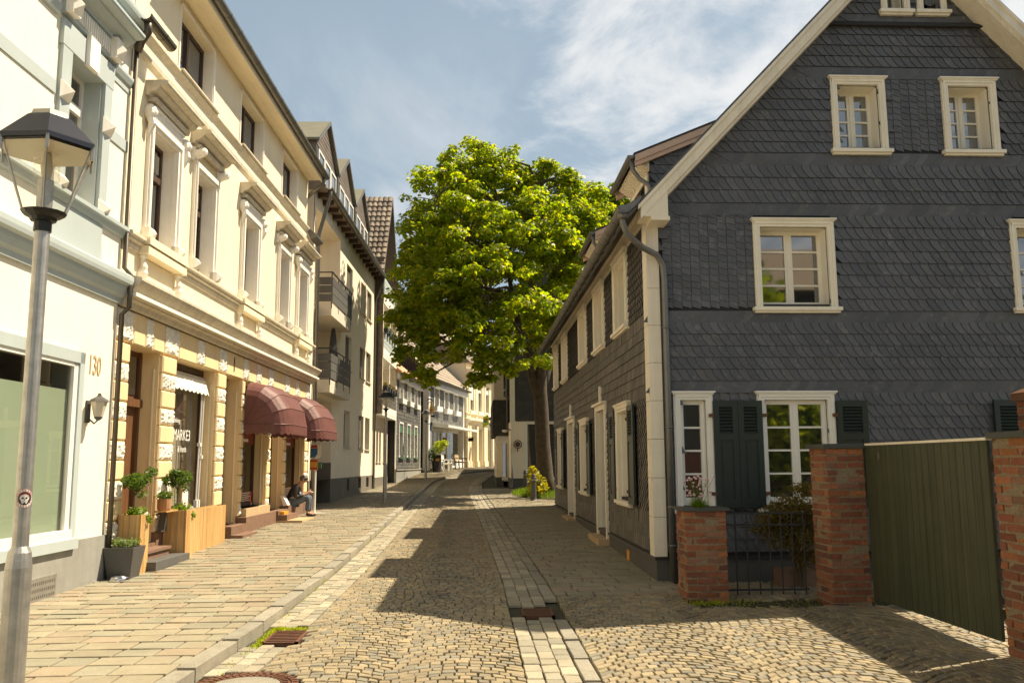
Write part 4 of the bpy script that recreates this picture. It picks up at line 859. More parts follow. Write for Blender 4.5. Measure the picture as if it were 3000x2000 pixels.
# shop windows with rooms behind
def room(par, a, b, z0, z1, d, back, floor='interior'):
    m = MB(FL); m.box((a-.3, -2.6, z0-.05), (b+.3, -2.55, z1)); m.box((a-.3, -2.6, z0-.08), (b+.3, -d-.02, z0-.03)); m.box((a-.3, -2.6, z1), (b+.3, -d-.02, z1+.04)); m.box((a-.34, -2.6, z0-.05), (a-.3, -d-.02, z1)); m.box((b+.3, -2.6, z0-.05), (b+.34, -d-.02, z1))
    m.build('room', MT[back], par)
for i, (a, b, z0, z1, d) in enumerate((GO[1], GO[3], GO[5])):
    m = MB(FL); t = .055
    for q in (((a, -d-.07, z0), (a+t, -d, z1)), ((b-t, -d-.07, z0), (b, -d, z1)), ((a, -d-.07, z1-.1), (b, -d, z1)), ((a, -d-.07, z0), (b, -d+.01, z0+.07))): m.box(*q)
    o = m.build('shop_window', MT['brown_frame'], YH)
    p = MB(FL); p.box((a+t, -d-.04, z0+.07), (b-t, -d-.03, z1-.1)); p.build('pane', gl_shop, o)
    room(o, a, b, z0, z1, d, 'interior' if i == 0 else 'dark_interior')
    if i == 0:
        d_ = -d-.026
        text('lettering', 'SMARKE3', .27, FL, (2.96, d_, 2.03), MT['white_paint'], o, .002, .82)
        text('lettering', '& friends', .15, FL, (3.30, d_, 1.83), MT['white_paint'], o, .002, .75)
        text('lettering', 'kinderkleidung', .115, FL, (2.80, d_, 2.33), MT['white_paint'], o, .002, .8)
        m = MB(FL); m.box((2.5, -.5, 1.35), (3.02, -.48, 1.98)); m.build('magenta_poster', MT['magenta_sign'], o)
        m = MB(FL); m.box((2.7, -.9, 2.05), (3.3, -.88, 2.75)); m.build('yellow_poster', MT['yellow_ochre'], o)
        m = MB(FL); m.box((3.62, -.62, .8), (4.32, -.56, 3.2)); m.box((3.0, -1.3, .8), (3.5, -1.26, 3.2)); m.build('curtain', MT['curtain'], o)
        m = MB(FL); m.box((2.4, -1.2, .8), (3.2, -.7, 1.35)); m.build('display_table', MT['dark_interior'], o)
    else:
        s0 = MB(FL); s0.box((a+.06, -d-.024, 2.05), (b-.06, -d-.014, 2.46)); s0.box((a+.06, -d-.024, .80), (b-.06, -d-.014, 1.02)); s0.build('red_banner', MT['dark_red'], o)
        m = MB(FL)
        for q in range(5): m.box((a+.15, -d-.013, .83+q*.04), (b-.2-.1*(q % 2), -d-.008, .845+q*.04))
        m.box((a+.3, -d-.013, 2.10), (b-.5, -d-.008, 2.16)); m.build('pale_lines', MT['white_paint'], o)
        m = MB(FL); m.box((a+.75, -d-.3, 1.0), (a+1.15, -d-.2, 1.6)); m.lathe([(.08, 0), (.09, .25), (.03, .34), (.03, .42)], (a+1.3, -d-.25, 1.02), 10); m.build('blue_goods', MT['blue_sign'], o)
        m = MB(FL); m.box((a+.3, -d-.3, 1.75), (a+.9, -d-.28, 1.95)); m.build('red_goods', MT['red_sign'], o)
        m = MB(FL)
        for q in range(4): m.box((a+.1, -d-.5, 1.05+q*.28), (b-.1, -d-.2, 1.07+q*.28))
        for q in range(14): m.box((a+.15+q*.12, -d-.4, 1.07+.28*(q % 3)), (a+.22+q*.12, -d-.34, 1.2+.28*(q % 3)))
        m.build('display_shelf', MT['curtain'], o)
# small striped awning valance and its crank poles in the first shop window
AW = thing('striped_awning', 'rolled yellow and white striped awning with scalloped valance over the shop window', 'awning', tuple(FL.p((3.3, -.2, 3.1))))
m = MB(FL); m.tube([(2.33, -.26, 3.13), (4.24, -.26, 3.13)], .07, 10); m.build('roll', MT['curtain'], AW)
for q in range(2):
    m = MB(FL)
    for i in range(38):
        if i % 2 != q: continue
        u = 2.34+i*.05; z = lambda x: 2.90-.045*abs(math.sin((x-2.34)*math.pi/.2)); m.add([(u, -.12, z(u)), (u+.05, -.12, z(u+.05)), (u+.05, -.20, 3.12), (u, -.20, 3.12), (u, -.115, z(u)), (u+.05, -.115, z(u+.05)), (u+.05, -.195, 3.125), (u, -.195, 3.125)], [(0, 1, 2, 3), (4, 5, 6, 7), (0, 1, 5, 4), (2, 3, 7, 6), (1, 2, 6, 5), (0, 3, 7, 4)])
    m.build('valance', MT['white_paint' if q else 'yellow_plaster'], AW)
for dx in (0, .11):
    m = MB(FL); m.tube([(4.12+dx, -.24, .84), (4.12+dx, -.22, 2.0), (4.10+dx, -.2, 3.05)], .016, 6); m.box((4.09+dx, -.27, .84), (4.15+dx, -.21, .98)); m.box((4.09+dx, -.25, 1.94-dx*2), (4.15+dx, -.19, 2.0-dx*2)); m.build('pole', MT['white_paint'], AW)
# burgundy dome awnings
def dome(a, b, label):
    t = thing('dome_awning', label, 'awning', tuple(FL.p(((a+b)/2, .02, 2.45))), 'burgundy dome awnings')
    R, zp = .90, 2.42; n = 5; angs = [math.radians(90-i*90/(n-1)) for i in range(n)]
    path = [(0, 0), (0, .3), (.005, .52), (.03, .68), (.08, .80), (.16, .89), (.27, .955), (.40, .99), (.55, 1.0)]; L = b-a
    def hoop(th, rr=1.):
        pts = [(a+x, R*y*rr) for x, y in path]+[(b-x, R*y*rr) for x, y in path[::-1]]
        return [(u, .03+r*math.cos(th), zp+r*math.sin(th)) for u, r in pts]
    m = MB(FL); k = len(path)*2; hs = []
    for i, th in enumerate(angs):
        hs.append(hoop(th))
    m.add([p for h in hs for p in h], [(i*k+j, i*k+j+1, (i+1)*k+j+1, (i+1)*k+j) for i in range(len(hs)-1) for j in range(k-1)])
    o = m.build('canopy', MT['awning'], t, recalc=False)
    m = MB(FL)
    for th in angs[1:]: m.tube(hoop(th, 1.002), .008, 6)
    m.build('rib', MT['awning'], t)
    m = MB(FL); h = hoop(0, 1.0); fine = []
    for (p, q) in zip(h, h[1:]):
        s = max(2, int((Vector(p)-Vector(q)).length/.03))
        for i in range(s): fine.append(Vector(p).lerp(Vector(q), i/s))
    fine.append(Vector(h[-1])); d = 0; top = []; bot = []
    for i, p in enumerate(fine):
        if i: d += (p-fine[i-1]).length
        top.append((p[0], p[1], p[2]+.005)); bot.append((p[0], p[1]+.005, p[2]-.17-.045*abs(math.sin(d*math.pi/.17))))
    N_ = len(fine); m.add(top+bot, [(i, i+1, N_+i+1, N_+i) for i in range(N_-1)]); m.build('valance', MT['awning'], t, recalc=False)
dome(6.0, 8.15, 'burgundy dome awning nearer the camera, over the second shop window'); dome(9.45, 11.75, 'burgundy dome awning farther along, beside the drainpipe')
# ---------------------------------------------------------------- beige apartment house with balconies
AP = thing('apartment_house', 'beige rendered apartment house with grey balconies and three dormers', 'house', tuple(FL.p((18, 0, .4))))
A0, A1 = 12.16, 24.1
wi = [(17.45, 18.62), (20.5, 21.66), (22.02, 23.2)]; lv = [(7.28, 8.44), (4.80, 5.98), (2.16, 3.40)]
ops = [(a, b, c, d, .22) for a, b in wi for c, d in lv]+[(12.35, 16.2, 6.05, 8.9, 1.5), (12.35, 16.2, 3.75, 5.95, 1.5), (13.0, 15.3, .3, 3.5, 1.2)]
bs_ = [(18.2, 18.65), (20.55, 21.2), (22.45, 23.1)]
m = MB(FL); m.wall(A0, A1, 1.16, 9.5, ops); m.build('facade', MT['beige_plaster'], AP, recalc=False, weld=True)
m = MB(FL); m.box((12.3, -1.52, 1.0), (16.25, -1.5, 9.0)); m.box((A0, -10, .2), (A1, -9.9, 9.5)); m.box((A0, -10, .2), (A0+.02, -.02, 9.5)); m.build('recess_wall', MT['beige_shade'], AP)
m = MB(FL); m.wall(A0, A1, .2, 1.16, [(a, b, .72, 1.1, .15) for a, b in bs_]+[(13.0, 15.3, .2, 1.16, 1.2)], w=.015); m.build('plinth', MT['taupe_plinth'], AP, recalc=False, weld=True)
m = MB(FL)
for a, b in bs_: m.box((a, -.16, .72), (b, -.13, 1.1))
m.build('basement_window', MT['dark_interior'], AP)
m = MB(FL); m.box((13.0, -1.22, .2), (15.3, -1.2, 3.5)); o = m.build('door', MT['dark_interior'], AP)
m = MB(FL); m.box((15.26, -1.2, .3), (15.30, .016, 1.65)); m.build('entry_plinth', MT['taupe_plinth'], AP)
for i, (a, b) in enumerate(wi):
    for c, d in lv:
        w = win_basic(FL, AP, (a, b, c, d), .2, 'white_frame', 'pane', .05, 1 if i == 0 else 0, sill='stone_trim')
        m = MB(FL)
        for k in range(int((d-c)/.055)): m.box((a+.02, -.10, c+.05+k*.055), (b-.02, -.09, c+.09+k*.055))
        if (i+c) % 2 > .7: m.build('roller_blind', MT['taupe_plinth'], w)
def balcony(z, par):
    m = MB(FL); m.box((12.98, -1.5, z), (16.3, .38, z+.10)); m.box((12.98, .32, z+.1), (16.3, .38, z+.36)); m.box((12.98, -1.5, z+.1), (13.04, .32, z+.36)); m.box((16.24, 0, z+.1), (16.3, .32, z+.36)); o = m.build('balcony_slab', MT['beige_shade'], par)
    m = MB(FL)
    for k in range(3):
        za = z+.40+k*.245; m.box((12.98, .385, za), (16.25, .405, za+.225)); m.box((12.95, -.1, za), (12.97, .40, za+.225))
    m.build('balcony_boards', MT['board_grey'], o)
    m = MB(FL); m.tube([(12.96, -.1, z+1.26), (12.96, .39, z+1.26), (16.25, .39, z+1.26)], .022, 6)
    for u in (12.97, 14.0, 15.1, 16.2): m.tube([(u, .38, z+.2), (u, .38, z+1.26)], .016, 5)
    m.build('balcony_rail', MT['black_metal'], o)
balcony(3.64, AP); balcony(5.86, AP)
for nm, u, w_, mt, lb in (('closed_parasol', 15.3, .0, 'anthracite', 'closed dark parasol on the lower balcony'), ('closed_parasol', 14.3, -.5, 'white_paint', 'closed pale parasol on the lower balcony')):
    m = MB(FL); m.lathe([(.03, 0), (.03, .9), (.15, 1.0), (.13, 1.3), (.10, 1.75), (.06, 2.05), (.02, 2.1)], (u, w_, 3.75), 9); m.build(nm, MT[mt], label=lb, cat='parasol', group='parasols on the balcony', origin=tuple(FL.p((u, w_, 3.75))))
# roof and dormers
m = MB(FL); m.prism([(.32, 9.36), (.32, 9.46), (-4.5, 13.4), (-10, 9.5), (-10, 9.4)], A0-.1, A1+.1, 'u'); m.build('roof', MT['roof_tile'], AP)
for i in range(16): m = MB(FL); m.box((12.5+i*.75, 0, 9.22), (12.62+i*.75, .30, 9.36)); m.build('rafter_end', MT['brown_frame'], AP)
half_gutter(FL, (A0-.02, A1+.1), .40, 9.42, .085, parent=AP)
m = MB(FL); m.tube([(12.3, .40, 9.36), (12.4, .38, 9.2), (12.45, .1, 8.2), (12.45, .07, 8.0), (12.45, .07, .3)], .055, 8); m.build('downpipe', MT['zinc'], AP, smooth=True)
m = MB(FL); m.tube([(24.0, .40, 9.36), (24.0, .36, 9.2), (24.02, .08, 8.4), (24.02, .07, 8.2), (24.02, .07, .5)], .05, 8); m.build('downpipe', MT['zinc'], AP, smooth=True)
for c in (14.95, 18.4, 21.9):
    h = 1.55; w0 = -.28; m = MB(FL)
    m.prism([(c-h, 9.7), (c+h, 9.7), (c+h, 11.35), (c, 12.4), (c-h, 11.35)], w0-4.5, w0); o = m.build('dormer', MT['slate_back'], AP)
    m = MB(FL); z = 9.7; k = 0
    while z < 12.4:
        u = c-h-(.1 if k % 2 else 0)
        while u < c+h:
            if z > 11.08 and u > c-h-.05: slate_quad(m, u, z, .2, .15, w0+.005)
            u += .2
        z += .15; k += 1
    q0 = FL.p((c-h, 0, 11.35)); 
    for s in (-1, 1): clip(m, FL.p((c, w0, 12.4)), FL.u*(s*1.05)+Vector((0, 0, h)))
    m.build('slates', MT['brown_slate'], o)
    m = MB(Fr(FL.p((c-h, 0, 0)), FL.n, -FL.u)); z = 9.7
    while z < 11.3:
        u = w0-2.0
        while u < w0-.01: slate_quad(m, u, z, .2, .15, .005); u += .2
        z += .15
    m.build('cheek_slates', MT['brown_slate'], o)
    m = MB(FL)
    for s in (-1, 1): m.prism([(c+s*(h+.12), 11.26), (c+s*(h+.12), 11.34), (c, 12.5), (c, 12.41)], w0-4.5, w0+.10)
    m.build('dormer_roof', MT['roof_green'], o)
    m = MB(FL)
    for s in (-1, 1): m.prism([(c+s*(h+.13), 11.24), (c+s*(h+.13), 11.33), (c, 12.49), (c, 12.38)], w0+.10, w0+.13)
    m.build('verge_trim', MT['zinc'], o)
    for k in range(3):
        a = c-h+.14+k*.95; w = win_basic(Fr(FL.p((0, w0+.06, 0)), FL.u, FL.n), o, (a, a+.88, 10.0, 11.08), .05, 'white_paint', 'pane_sky', .07, 0)
    m = MB(FL); m.tube([(c+h+.1, w0+.05, 11.24), (c+h+.1, w0+.05, 9.8)], .05, 6); m.build('downpipe', MT['zinc'], o)
# ---------------------------------------------------------------- brown slate house with corner loggias
BH = thing('bay_house', 'house with steep tiled gable, brown slates and white-edged loggias', 'house', tuple(FL.p((26.5, 0, .5))))
B0, B1, BW = 24.12, 28.9, .36
m = MB(FL); m.wall(B0, B1, .3, 3.72, [(25.1, 25.75, 1.7, 3.1, .2), (26.0, 26.6, 1.7, 3.1, .2), (27.3, 28.2, 1.7, 3.1, .2), (25.4, 26.3, .6, 1.0, .1)]); m.box((B0, -9, .3), (B0+.05, -.05, 9.4)); m.box((B1-.05, -9, .3), (B1, -.05, 10)); m.box((B0, -9, .3), (B1, -8.9, 10)); m.build('lower_wall', MT['beige_plaster'], BH, recalc=False, weld=True)
for a, b in ((25.1, 25.75), (26.0, 26.6), (27.3, 28.2)): win_basic(FL, BH, (a, b, 1.7, 3.1), .18, 'white_frame', 'pane', .05, 0, sill='stone_trim')
m = MB(FL); m.box((B0, -.02, .2), (B1, .03, 1.05)); m.build('plinth', MT['taupe_plinth'], BH)
m = MB(FL); m.box((B0, -1.4, 3.66), (B0+.12, BW, 9.9)); m.box((B0+.12, -1.5, 3.6), (B1, -1.4, 12.0)); m.box((B1-.12, -1.4, 3.66), (B1, BW, 9.6)); m.build('side_wall', MT['beige_plaster'], BH)
m = MB(Fr(FL.p((B0, 0, 0)), FL.n, -FL.u)); z = 3.66
while z < 10.2:
    u = -.5
    while u < BW-.01: slate_quad(m, u, z, min(.25, BW-u), .15, .004, th=.005); u += .25
    z += .15
m.build('side_slates', MT['brown_slate'], BH)
for z, fl in ((3.60, 0), (6.0, 1), (8.3, 0)):
    m = MB(FL); m.box((B0, -1.4, z), (B1, BW+.02, z+.12)); m.box((B0+.02, BW-.02, z+.12), (B1, BW+.03, z+.42)); o = m.build('loggia_slab', MT['white_trim'], BH)
    m = MB(FL)
    for k in range(3): m.box((B0+.03, BW+.01, z+.46+k*.22), (B1-.05, BW+.03, z+.65+k*.22))
    m.build('loggia_boards', MT['blue_trim' if z > 5 else 'board_grey'], o)
    if z < 8:
        for k in range(5):
            u = 24.5+k*.85; p = thing('flower_box', 'dark balcony flower box with plants on the '+('upper' if fl else 'lower')+' loggia rail', 'flower box', tuple(FL.p((u, BW+.08, z+1.1))), 'flower boxes on the %s loggia rail' % ('upper' if fl else 'lower'))
            q = MB(FL); q.prism([(u-.22, z+1.05), (u+.22, z+1.05), (u+.27, z+1.22), (u-.27, z+1.22)], BW+.0, BW+.18); q.build('box', MT['black_metal'], p)
            q = MB(FL); bush_r = random.Random(k)
            for _ in range(60):
                c = FL.p((u+bush_r.uniform(-.22, .22), BW+.09+bush_r.uniform(-.08, .08), z+1.22+bush_r.uniform(0, .14))); d = Vector((bush_r.gauss(0, 1), bush_r.gauss(0, 1), bush_r.gauss(0, 1))).normalized()*.04; e = d.orthogonal().normalized()*.03
                b0 = len(q.v); q.v += [c-d, c+e, c+d, c-e]; q.f.append((b0, b0+1, b0+2, b0+3))
            q.build('plants', MT['bush' if fl else 'acer'], p, recalc=False)
m = MB(FL); m.box((26.4, BW-.12, 3.7), (26.55, BW, 9.3)); m.build('post', MT['white_trim'], BH)
# steep gable roof, ridge square to the street
ra, rz, rb = 26.5, 13.6, 2.75
m = MB(FL); m.prism([(B0+.02, 9.5), (B1-.02, 9.5), (ra, 13.35)], -.9, -.85); m.build('gable_back', MT['brown_slate'], BH)
for s in (-1, 1):
    m = MB(FL); L = math.hypot(rb, 4.2); n = 15; c_, s_ = rb/L, 4.2/L
    for i in range(n):
        t0, t1 = i/n, (i+1)/n
        for j in range(26):
            w = .40-(j+1)*.22
            z0, z1 = rz-4.2*t1, rz-4.2*t0; u0, u1 = ra+s*rb*t1, ra+s*rb*t0; e = .045
            prof = [(0, 0), (.06, .035), (.12, .035), (.22, .0)]
            top = [(u0+s*e*s_+s*q*.8, w+p, z0+e*c_+q*.6) for p, q in prof]+[(u1+s*q*.8, w+p, z1+q*.6) for p, q in prof]
            m.add(top+[(u0, w, z0), (u0, w+.22, z0)], [(k, k+1, k+5, k+4) for k in range(3)]+[(0, 8, 9, 3, 2, 1)])
    m.build('roof', MT['roof_tile'], BH)
    m = MB(FL); m.prism([(ra+s*rb, rz-4.2-.02), (ra+s*rb, rz-4.2-.16), (ra, rz-.22), (ra, rz-.03)], -6, .40); m.build('roof_underside', MT['brown_slate'], BH)
# ---------------------------------------------------------------- far houses: each on its own bent frame
def frame(x, y, deg): a = math.radians(deg); return Fr((x, y, 0), (math.sin(a), math.cos(a), 0), (math.cos(a), -math.sin(a), 0))
def slates_on(fr, par, u0, u1, z0, z1, h, wq, rects, mat, w=.005, name='slates', blotch=True):
    m = MB(fr); z = z0; k = 0
    while z < z1-.01:
        u = u0-(wq*.5 if k % 2 else 0)
        while u < u1-.01:
            a, b = max(u, u0), min(u+wq, u1)
            if b-a > .03 and not hit(rects, (a+b)/2, z+h/2): slate_quad(m, a, z, b-a, h, w+.003*rs.random(), lift=.014, th=.01)
            u += wq
        z += h; k += 1
    return m.build(name, MT[mat], par)
# low grey slate house
F5 = frame(-3.72, 40.9, 5.3); GH = thing('low_slate_house', 'low grey slate house with green blinds beyond the apartment house', 'house', (-3.7, 40.9, .6))
n5 = 7.4; w5 = [(1.0, 2.0), (3.2, 4.2), (5.4, 6.4)]; op = [(a, b, 4.75, 5.5, .12) for a, b in w5]+[(a, b, 1.95, 3.52, .12) for a, b in w5]
m = MB(F5); m.wall(0, n5, 1.35, 5.7, op); m.box((0, -8, .3), (.03, -.05, 5.7)); m.box((n5-.03, -8, .3), (n5, -.05, 5.7)); m.box((0, -8, .3), (n5, -7.95, 5.7)); m.build('wall', MT['slate_back'], GH, recalc=False, weld=True)
slates_on(F5, GH, .12, n5-.1, 1.4, 5.6, .17, .28, [(a-.02, b+.02, c, d) for a, b, c, d, _ in op], 'slate_grey')
m = MB(F5); m.box((0, -.02, .3), (n5+.02, .08, 1.3)); m.box((0, -.02, 1.3), (n5+.04, .12, 1.36)); m.build('plinth', MT['grey_plinth'], GH)
m = MB(F5); m.box((-.05, 0, 5.56), (n5+.1, .22, 5.86)); m.box((n5-.12, -.01, 1.36), (n5, .04, 5.56)); m.box((0, -.01, 1.36), (.12, .04, 5.56)); m.build('eave_board', MT['white_paint'], GH)
m = MB(F5); m.prism([(.3, 5.84), (.3, 5.92), (-4, 9.4), (-8, 6.0)], -.1, n5+.1, 'u'); m.build('roof', MT['roof_red'], GH)
half_gutter(F5, (-.1, n5+.15), .34, 5.9, .08, parent=GH, mat='anthracite')
for a, b, c, d, _ in op:
    w = win_basic(F5, GH, (a+.05, b-.05, c, d), .12, 'white_paint', 'pane', .06, 1)
    m = MB(F5); m.box((a-.07, -.12, c-.05), (a+.05, .04, d+.07)); m.box((b-.05, -.12, c-.05), (b+.07, .04, d+.07)); m.box((a-.07, -.02, d), (b+.07, .05, d+.08)); m.build('casing', MT['white_paint'], w)
    m = MB(F5)
    if c < 3:
        m.box((a+.04, -.06, d-.42), (b-.04, .015, d)); m.build('green_blind', MT['green_paint'], w); m = MB(F5); m.box((a-.1, 0, c-.1), (b+.1, .12, c-.05)); m.build('ledge', MT['green_paint'], w)
    else: m.box((a-.08, 0, c-.28), (b+.08, .2, c-.03)); m.build('window_box', MT['white_paint'], w)
# slate house with the shop front
F6 = frame(-2.62, 49.3, 11.5); HH = thing('slate_shop_house', 'pale slate house with white trim above a glazed shop front', 'house', (-2.6, 49.3, 1.1))
n6 = 9.3; w6 = [(1.25, 2.35), (3.75, 4.85), (6.3, 7.4)]; op = [(a, b, 4.95, 5.92, .3) for a, b in w6]
m = MB(F6); m.wall(0, n6, 3.95, 6.2, op); m.box((0, -8, .8), (.02, -.02, 6.2)); m.box((n6-.02, -8, .8), (n6, -.02, 6.2)); m.box((0, -8, .8), (n6, -7.95, 6.2)); m.build('wall', MT['slate_back'], HH, recalc=False, weld=True)
slates_on(F6, HH, .3, n6-.2, 3.95, 6.0, .19, .32, [(a-.02, b+.02, c, d) for a, b, c, d, _ in op], 'slate_grey')
slates_on(Fr(F6.p((0, 0, 0)), F6.n, -F6.u), HH, -3.4, 0, 1.0, 6.1, .17, .25, [], 'slate_warm', name='side_slates')
m = MB(F6); m.box((-.06, -.3, 5.98), (n6+.1, .3, 6.3)); m.box((-.05, -.30, 1.2), (.32, .03, 5.98)); m.box((n6-.22, -.01, 3.9), (n6, .05, 5.98)); m.box((-.05, -3.4, 5.98), (0, -.3, 6.25)); m.build('white_trim', MT['white_paint'], HH)
m = MB(F6); m.prism([(.42, 6.28), (.42, 6.36), (-4.0, 10.5), (-8, 6.4)], -.1, n6+.1, 'u'); RF = m.build('roof', MT['slate_back'], HH)
m = MB(F6); L = math.hypot(4.4, 4.15); n = 15
for i in range(n):
    t0, t1 = i/n, (i+1.06)/n; a = (.44-4.44*t0, 6.40+4.16*t0); b = (.44-4.44*t1, 6.36+4.16*t1)
    u = -.12
    while u < n6+.1:
        e = min(u+.6, n6+.12); m.add([(u+.01, a[0], a[1]), (e-.01, a[0], a[1]), (e-.01, b[0], b[1]), (u+.01, b[0], b[1]), (u+.01, a[0]-.02, a[1]-.06), (e-.01, a[0]-.02, a[1]-.06)], [(0, 1, 2, 3), (0, 1, 5, 4)]); u += .6
m.build('roof_tiles', MT['roof_brown'], RF, recalc=False)
for u in (4.2, 6.2):
    m = MB(F6); ya, za = .44-4.44*.36, 6.4+4.16*.36; yb, zb = .44-4.44*.58, 6.4+4.16*.58
    m.add([(u, ya, za+.05), (u+.9, ya, za+.05), (u+.9, yb, zb+.30), (u, yb, zb+.30), (u, ya, za+.14), (u+.9, ya, za+.14), (u+.9, yb, zb+.40), (u, yb, zb+.40)], [(0, 1, 2, 3), (4, 5, 6, 7), (0, 1, 5, 4), (1, 2, 6, 5), (2, 3, 7, 6), (3, 0, 4, 7)]); m.build('roof_window', MT['pane_sky'], HH)
half_gutter(F6, (-.1, n6+.15), .46, 6.36, .09, parent=HH, mat='anthracite')
for a, b, c, d, _ in op:
    w = win_basic(F6, HH, (a+.04, b-.04, c, d), .28, 'white_paint', 'pane', .07, 1)
    m = MB(F6); m.box((a-.10, -.28, c-.05), (a+.04, .05, d+.08)); m.box((b-.04, -.28, c-.05), (b+.1, .05, d+.08)); m.box((a-.1, -.28, d), (b+.1, .05, d+.1)); m.build('casing', MT['white_paint'], w)
    m = MB(F6); m.box((a-.12, 0, c-.32), (b+.12, .25, c-.05)); m.build('window_box', MT['white_paint'], w)
m = MB(F6); m.prism([(0, 3.72), (0, 3.95), (.95, 3.80), (.95, 3.66)], .9, n6+.25, 'u'); m.build('canopy', MT['white_paint'], HH)
m = MB(F6)
for u in (.32, 1.1, 2.3, 3.4, 4.3, 5.7, 9.0): m.box((u, -.35, 1.2), (u+.16, -.25 if u != 9.0 else .05, 3.75))
m.box((5.7, -.3, 1.0), (n6, .02, 1.85)); m.box((.3, -.35, 3.55), (n6, -.25, 3.8)); sf = m.build('shop_front', MT['white_paint'], HH)
m = MB(F6); m.box((.4, -.31, 1.3), (9.1, -.30, 3.7)); m.build('pane', gl_shop, sf)
m = MB(F6); m.box((.2, -3.0, 1.0), (9.2, -2.95, 3.8)); m.box((.2, -3.0, .9), (9.2, -.36, 1.15)); m.box((.2, -3, 3.75), (9.2, -.3, 3.85)); m.build('room', MT['interior'], HH)
m = MB(F6); m.lathe([(.12, 1.0), (.24, .9), (.20, .5), (.14, .3), (.20, .1), (.24, 0)], (2.9, -.7, 2.45), 10); m.build('dress', MT['dress'], sf)
m = MB(F6); m.lathe([(.24, 0), (.3, .6), (.22, 1.1)], (2.9, -.7, 1.3), 10); m.lathe([(.2, 0), (.16, .9)], (1.7, -.6, 1.3), 8); m.build('mannequin', MT['white_paint'], sf)
m = MB(F6); m.lathe([(.22, 0), (.3, .4)], (5.2, -.6, 1.4), 10); m.build('basket', MT['door_wood'], sf)
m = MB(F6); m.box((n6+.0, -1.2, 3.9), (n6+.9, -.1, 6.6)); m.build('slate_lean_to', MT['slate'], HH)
# yellow corner house far down the bend
F7 = frame(-.62, 58.9, 18.5); CH = thing('far_yellow_house', 'yellow house with white roller blinds at the far bend', 'house', (-.6, 59, 1.3))
n7 = 6.6; w7 = [(1.0, 1.75), (2.75, 3.5), (4.5, 5.25)]; op = [(a, b, 5.2, 7.1, .2) for a, b in w7]+[(.9, 2.0, 1.4, 4.0, .4), (2.7, 3.6, 1.4, 4.0, .4), (4.4, 5.6, 1.4, 4.0, .4)]
m = MB(F7); m.wall(0, n7, 1.1, 8.4, op); m.box((0, -8, 1.0), (.03, -.02, 8.4)); m.box((n7-.03, -8, 1), (n7, -.02, 8.4)); m.box((0, -8, 1), (n7, -7.9, 8.4)); m.build('facade', MT['yellow_plaster'], CH, recalc=False, weld=True)
for z0, z1, w in ((4.25, 4.6, .3), (4.85, 5.0, .12), (7.15, 7.3, .15), (7.55, 7.95, .45)): cornice(F7, prof_cornice(z0, z1, w), -.05, n7+.05, 'cornice', 'yellow_plaster', CH)
m = MB(F7)
for u in (.1, .55, 2.1, 3.75, 4.15, 5.75, 6.2): m.box((u, 0, 1.2), (u+.32, .12, 4.25)); m.box((u-.03, 0, 1.1), (u+.35, .18, 1.75)); m.box((u, 0, 4.6), (u+.32, .06, 4.85)); m.box((u, 0, 5.0), (u+.2, .04, 7.15))
m.build('pilaster', MT['yellow_plaster'], CH)
for a, b, c, d, e in op:
    w = win_basic(F7, CH, (a, b, c, d), e-.02, 'white_paint' if c > 5 else 'door_wood', 'pane', .06, 0)
    if c > 5: m = MB(F7); m.box((a, -.08, c+(.75 if a < 2 else 1.35)), (b, -.05, d)); m.build('roller_blind', MT['shutter_paint'], w); m = MB(F7); m.box((a-.08, -.05, c-.2), (b+.08, .1, c)); m.build('sill', MT['white_paint'], w)
m = MB(F7); m.prism([(.3, 8.4), (.3, 8.5), (-4, 11.4), (-8, 8.5)], -.1, n7+.1, 'u'); m.build('roof', MT['roof_tile'], CH)
# house with the shiny tiled roof behind
F8 = frame(-3.2, 62, 40); TH = thing('tiled_roof_house', 'house with shiny pale tiled roof rising behind the shop house', 'house', (-3.2, 62, 1.3))
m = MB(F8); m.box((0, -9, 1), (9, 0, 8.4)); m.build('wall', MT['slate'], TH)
m = MB(F8); m.box((-.1, -.1, 8.3), (9.1, .25, 8.75)); m.build('eave', MT['shutter_paint'], TH)
m = MB(F8)
for i in range(13):
    for j in range(30):
        u = j*.31; t = i*.36; m.add([(u, .3-t*.75, 8.82+t*.66), (u+.26, .3-t*.75, 8.82+t*.66), (u+.26, .3-(t+.31)*.75, 8.79+(t+.31)*.66), (u, .3-(t+.31)*.75, 8.79+(t+.31)*.66)], [(0, 1, 2, 3)])
m.build('roof_tiles', MT['roof_pale'], TH)
m = MB(F8); m.prism([(.3, 8.72), (-3.4, 11.95), (-7, 8.72)], -.05, 9.2, 'u'); m.build('roof', MT['slate_back'], TH)
# ---------------------------------------------------------------- right side beyond the slate house
KH = thing('corner_shop', 'cream and dark slate corner building behind the maple trunk', 'house', (1.5, 36.6, .5))
y = 36.6; X0 = 1.52
FK = Fr((0, y, 0), (1, 0, 0), (0, -1, 0))
m = MB(FK); m.wall(X0, 7.5, .9, 3.38, [(2.12, 3.6, .95, 3.3, .1), (4.0, 5.4, .95, 3.3, .1)]); m.box((X0, -9, .9), (X0+.03, -.03, 3.38)); m.build('shop_wall', MT['beige_plaster'], KH, recalc=False, weld=True)
m = MB(FK); m.box((X0-.02, -9, .3), (2.12, .02, .98)); m.box((2.12, -.5, .3), (7.5, .02, .9)); m.build('plinth', MT['dark_plinth'], KH)
for a, b in ((2.12, 3.6), (4.0, 5.4)): win_basic(FK, KH, (a, b, .95, 3.3), .09, 'white_frame', 'pane', .08, 1 if a > 3 else 0)
m = MB(FK); m.box((X0+.02, -9.5, 3.38), (7.5, -.02, 8.6)); m.build('upper_wall', MT['slate_back'], KH)
slates_on(FK, KH, X0+.18, 7.4, 3.34, 8.5, .17, .26, [], 'dark_slate', w=.0)
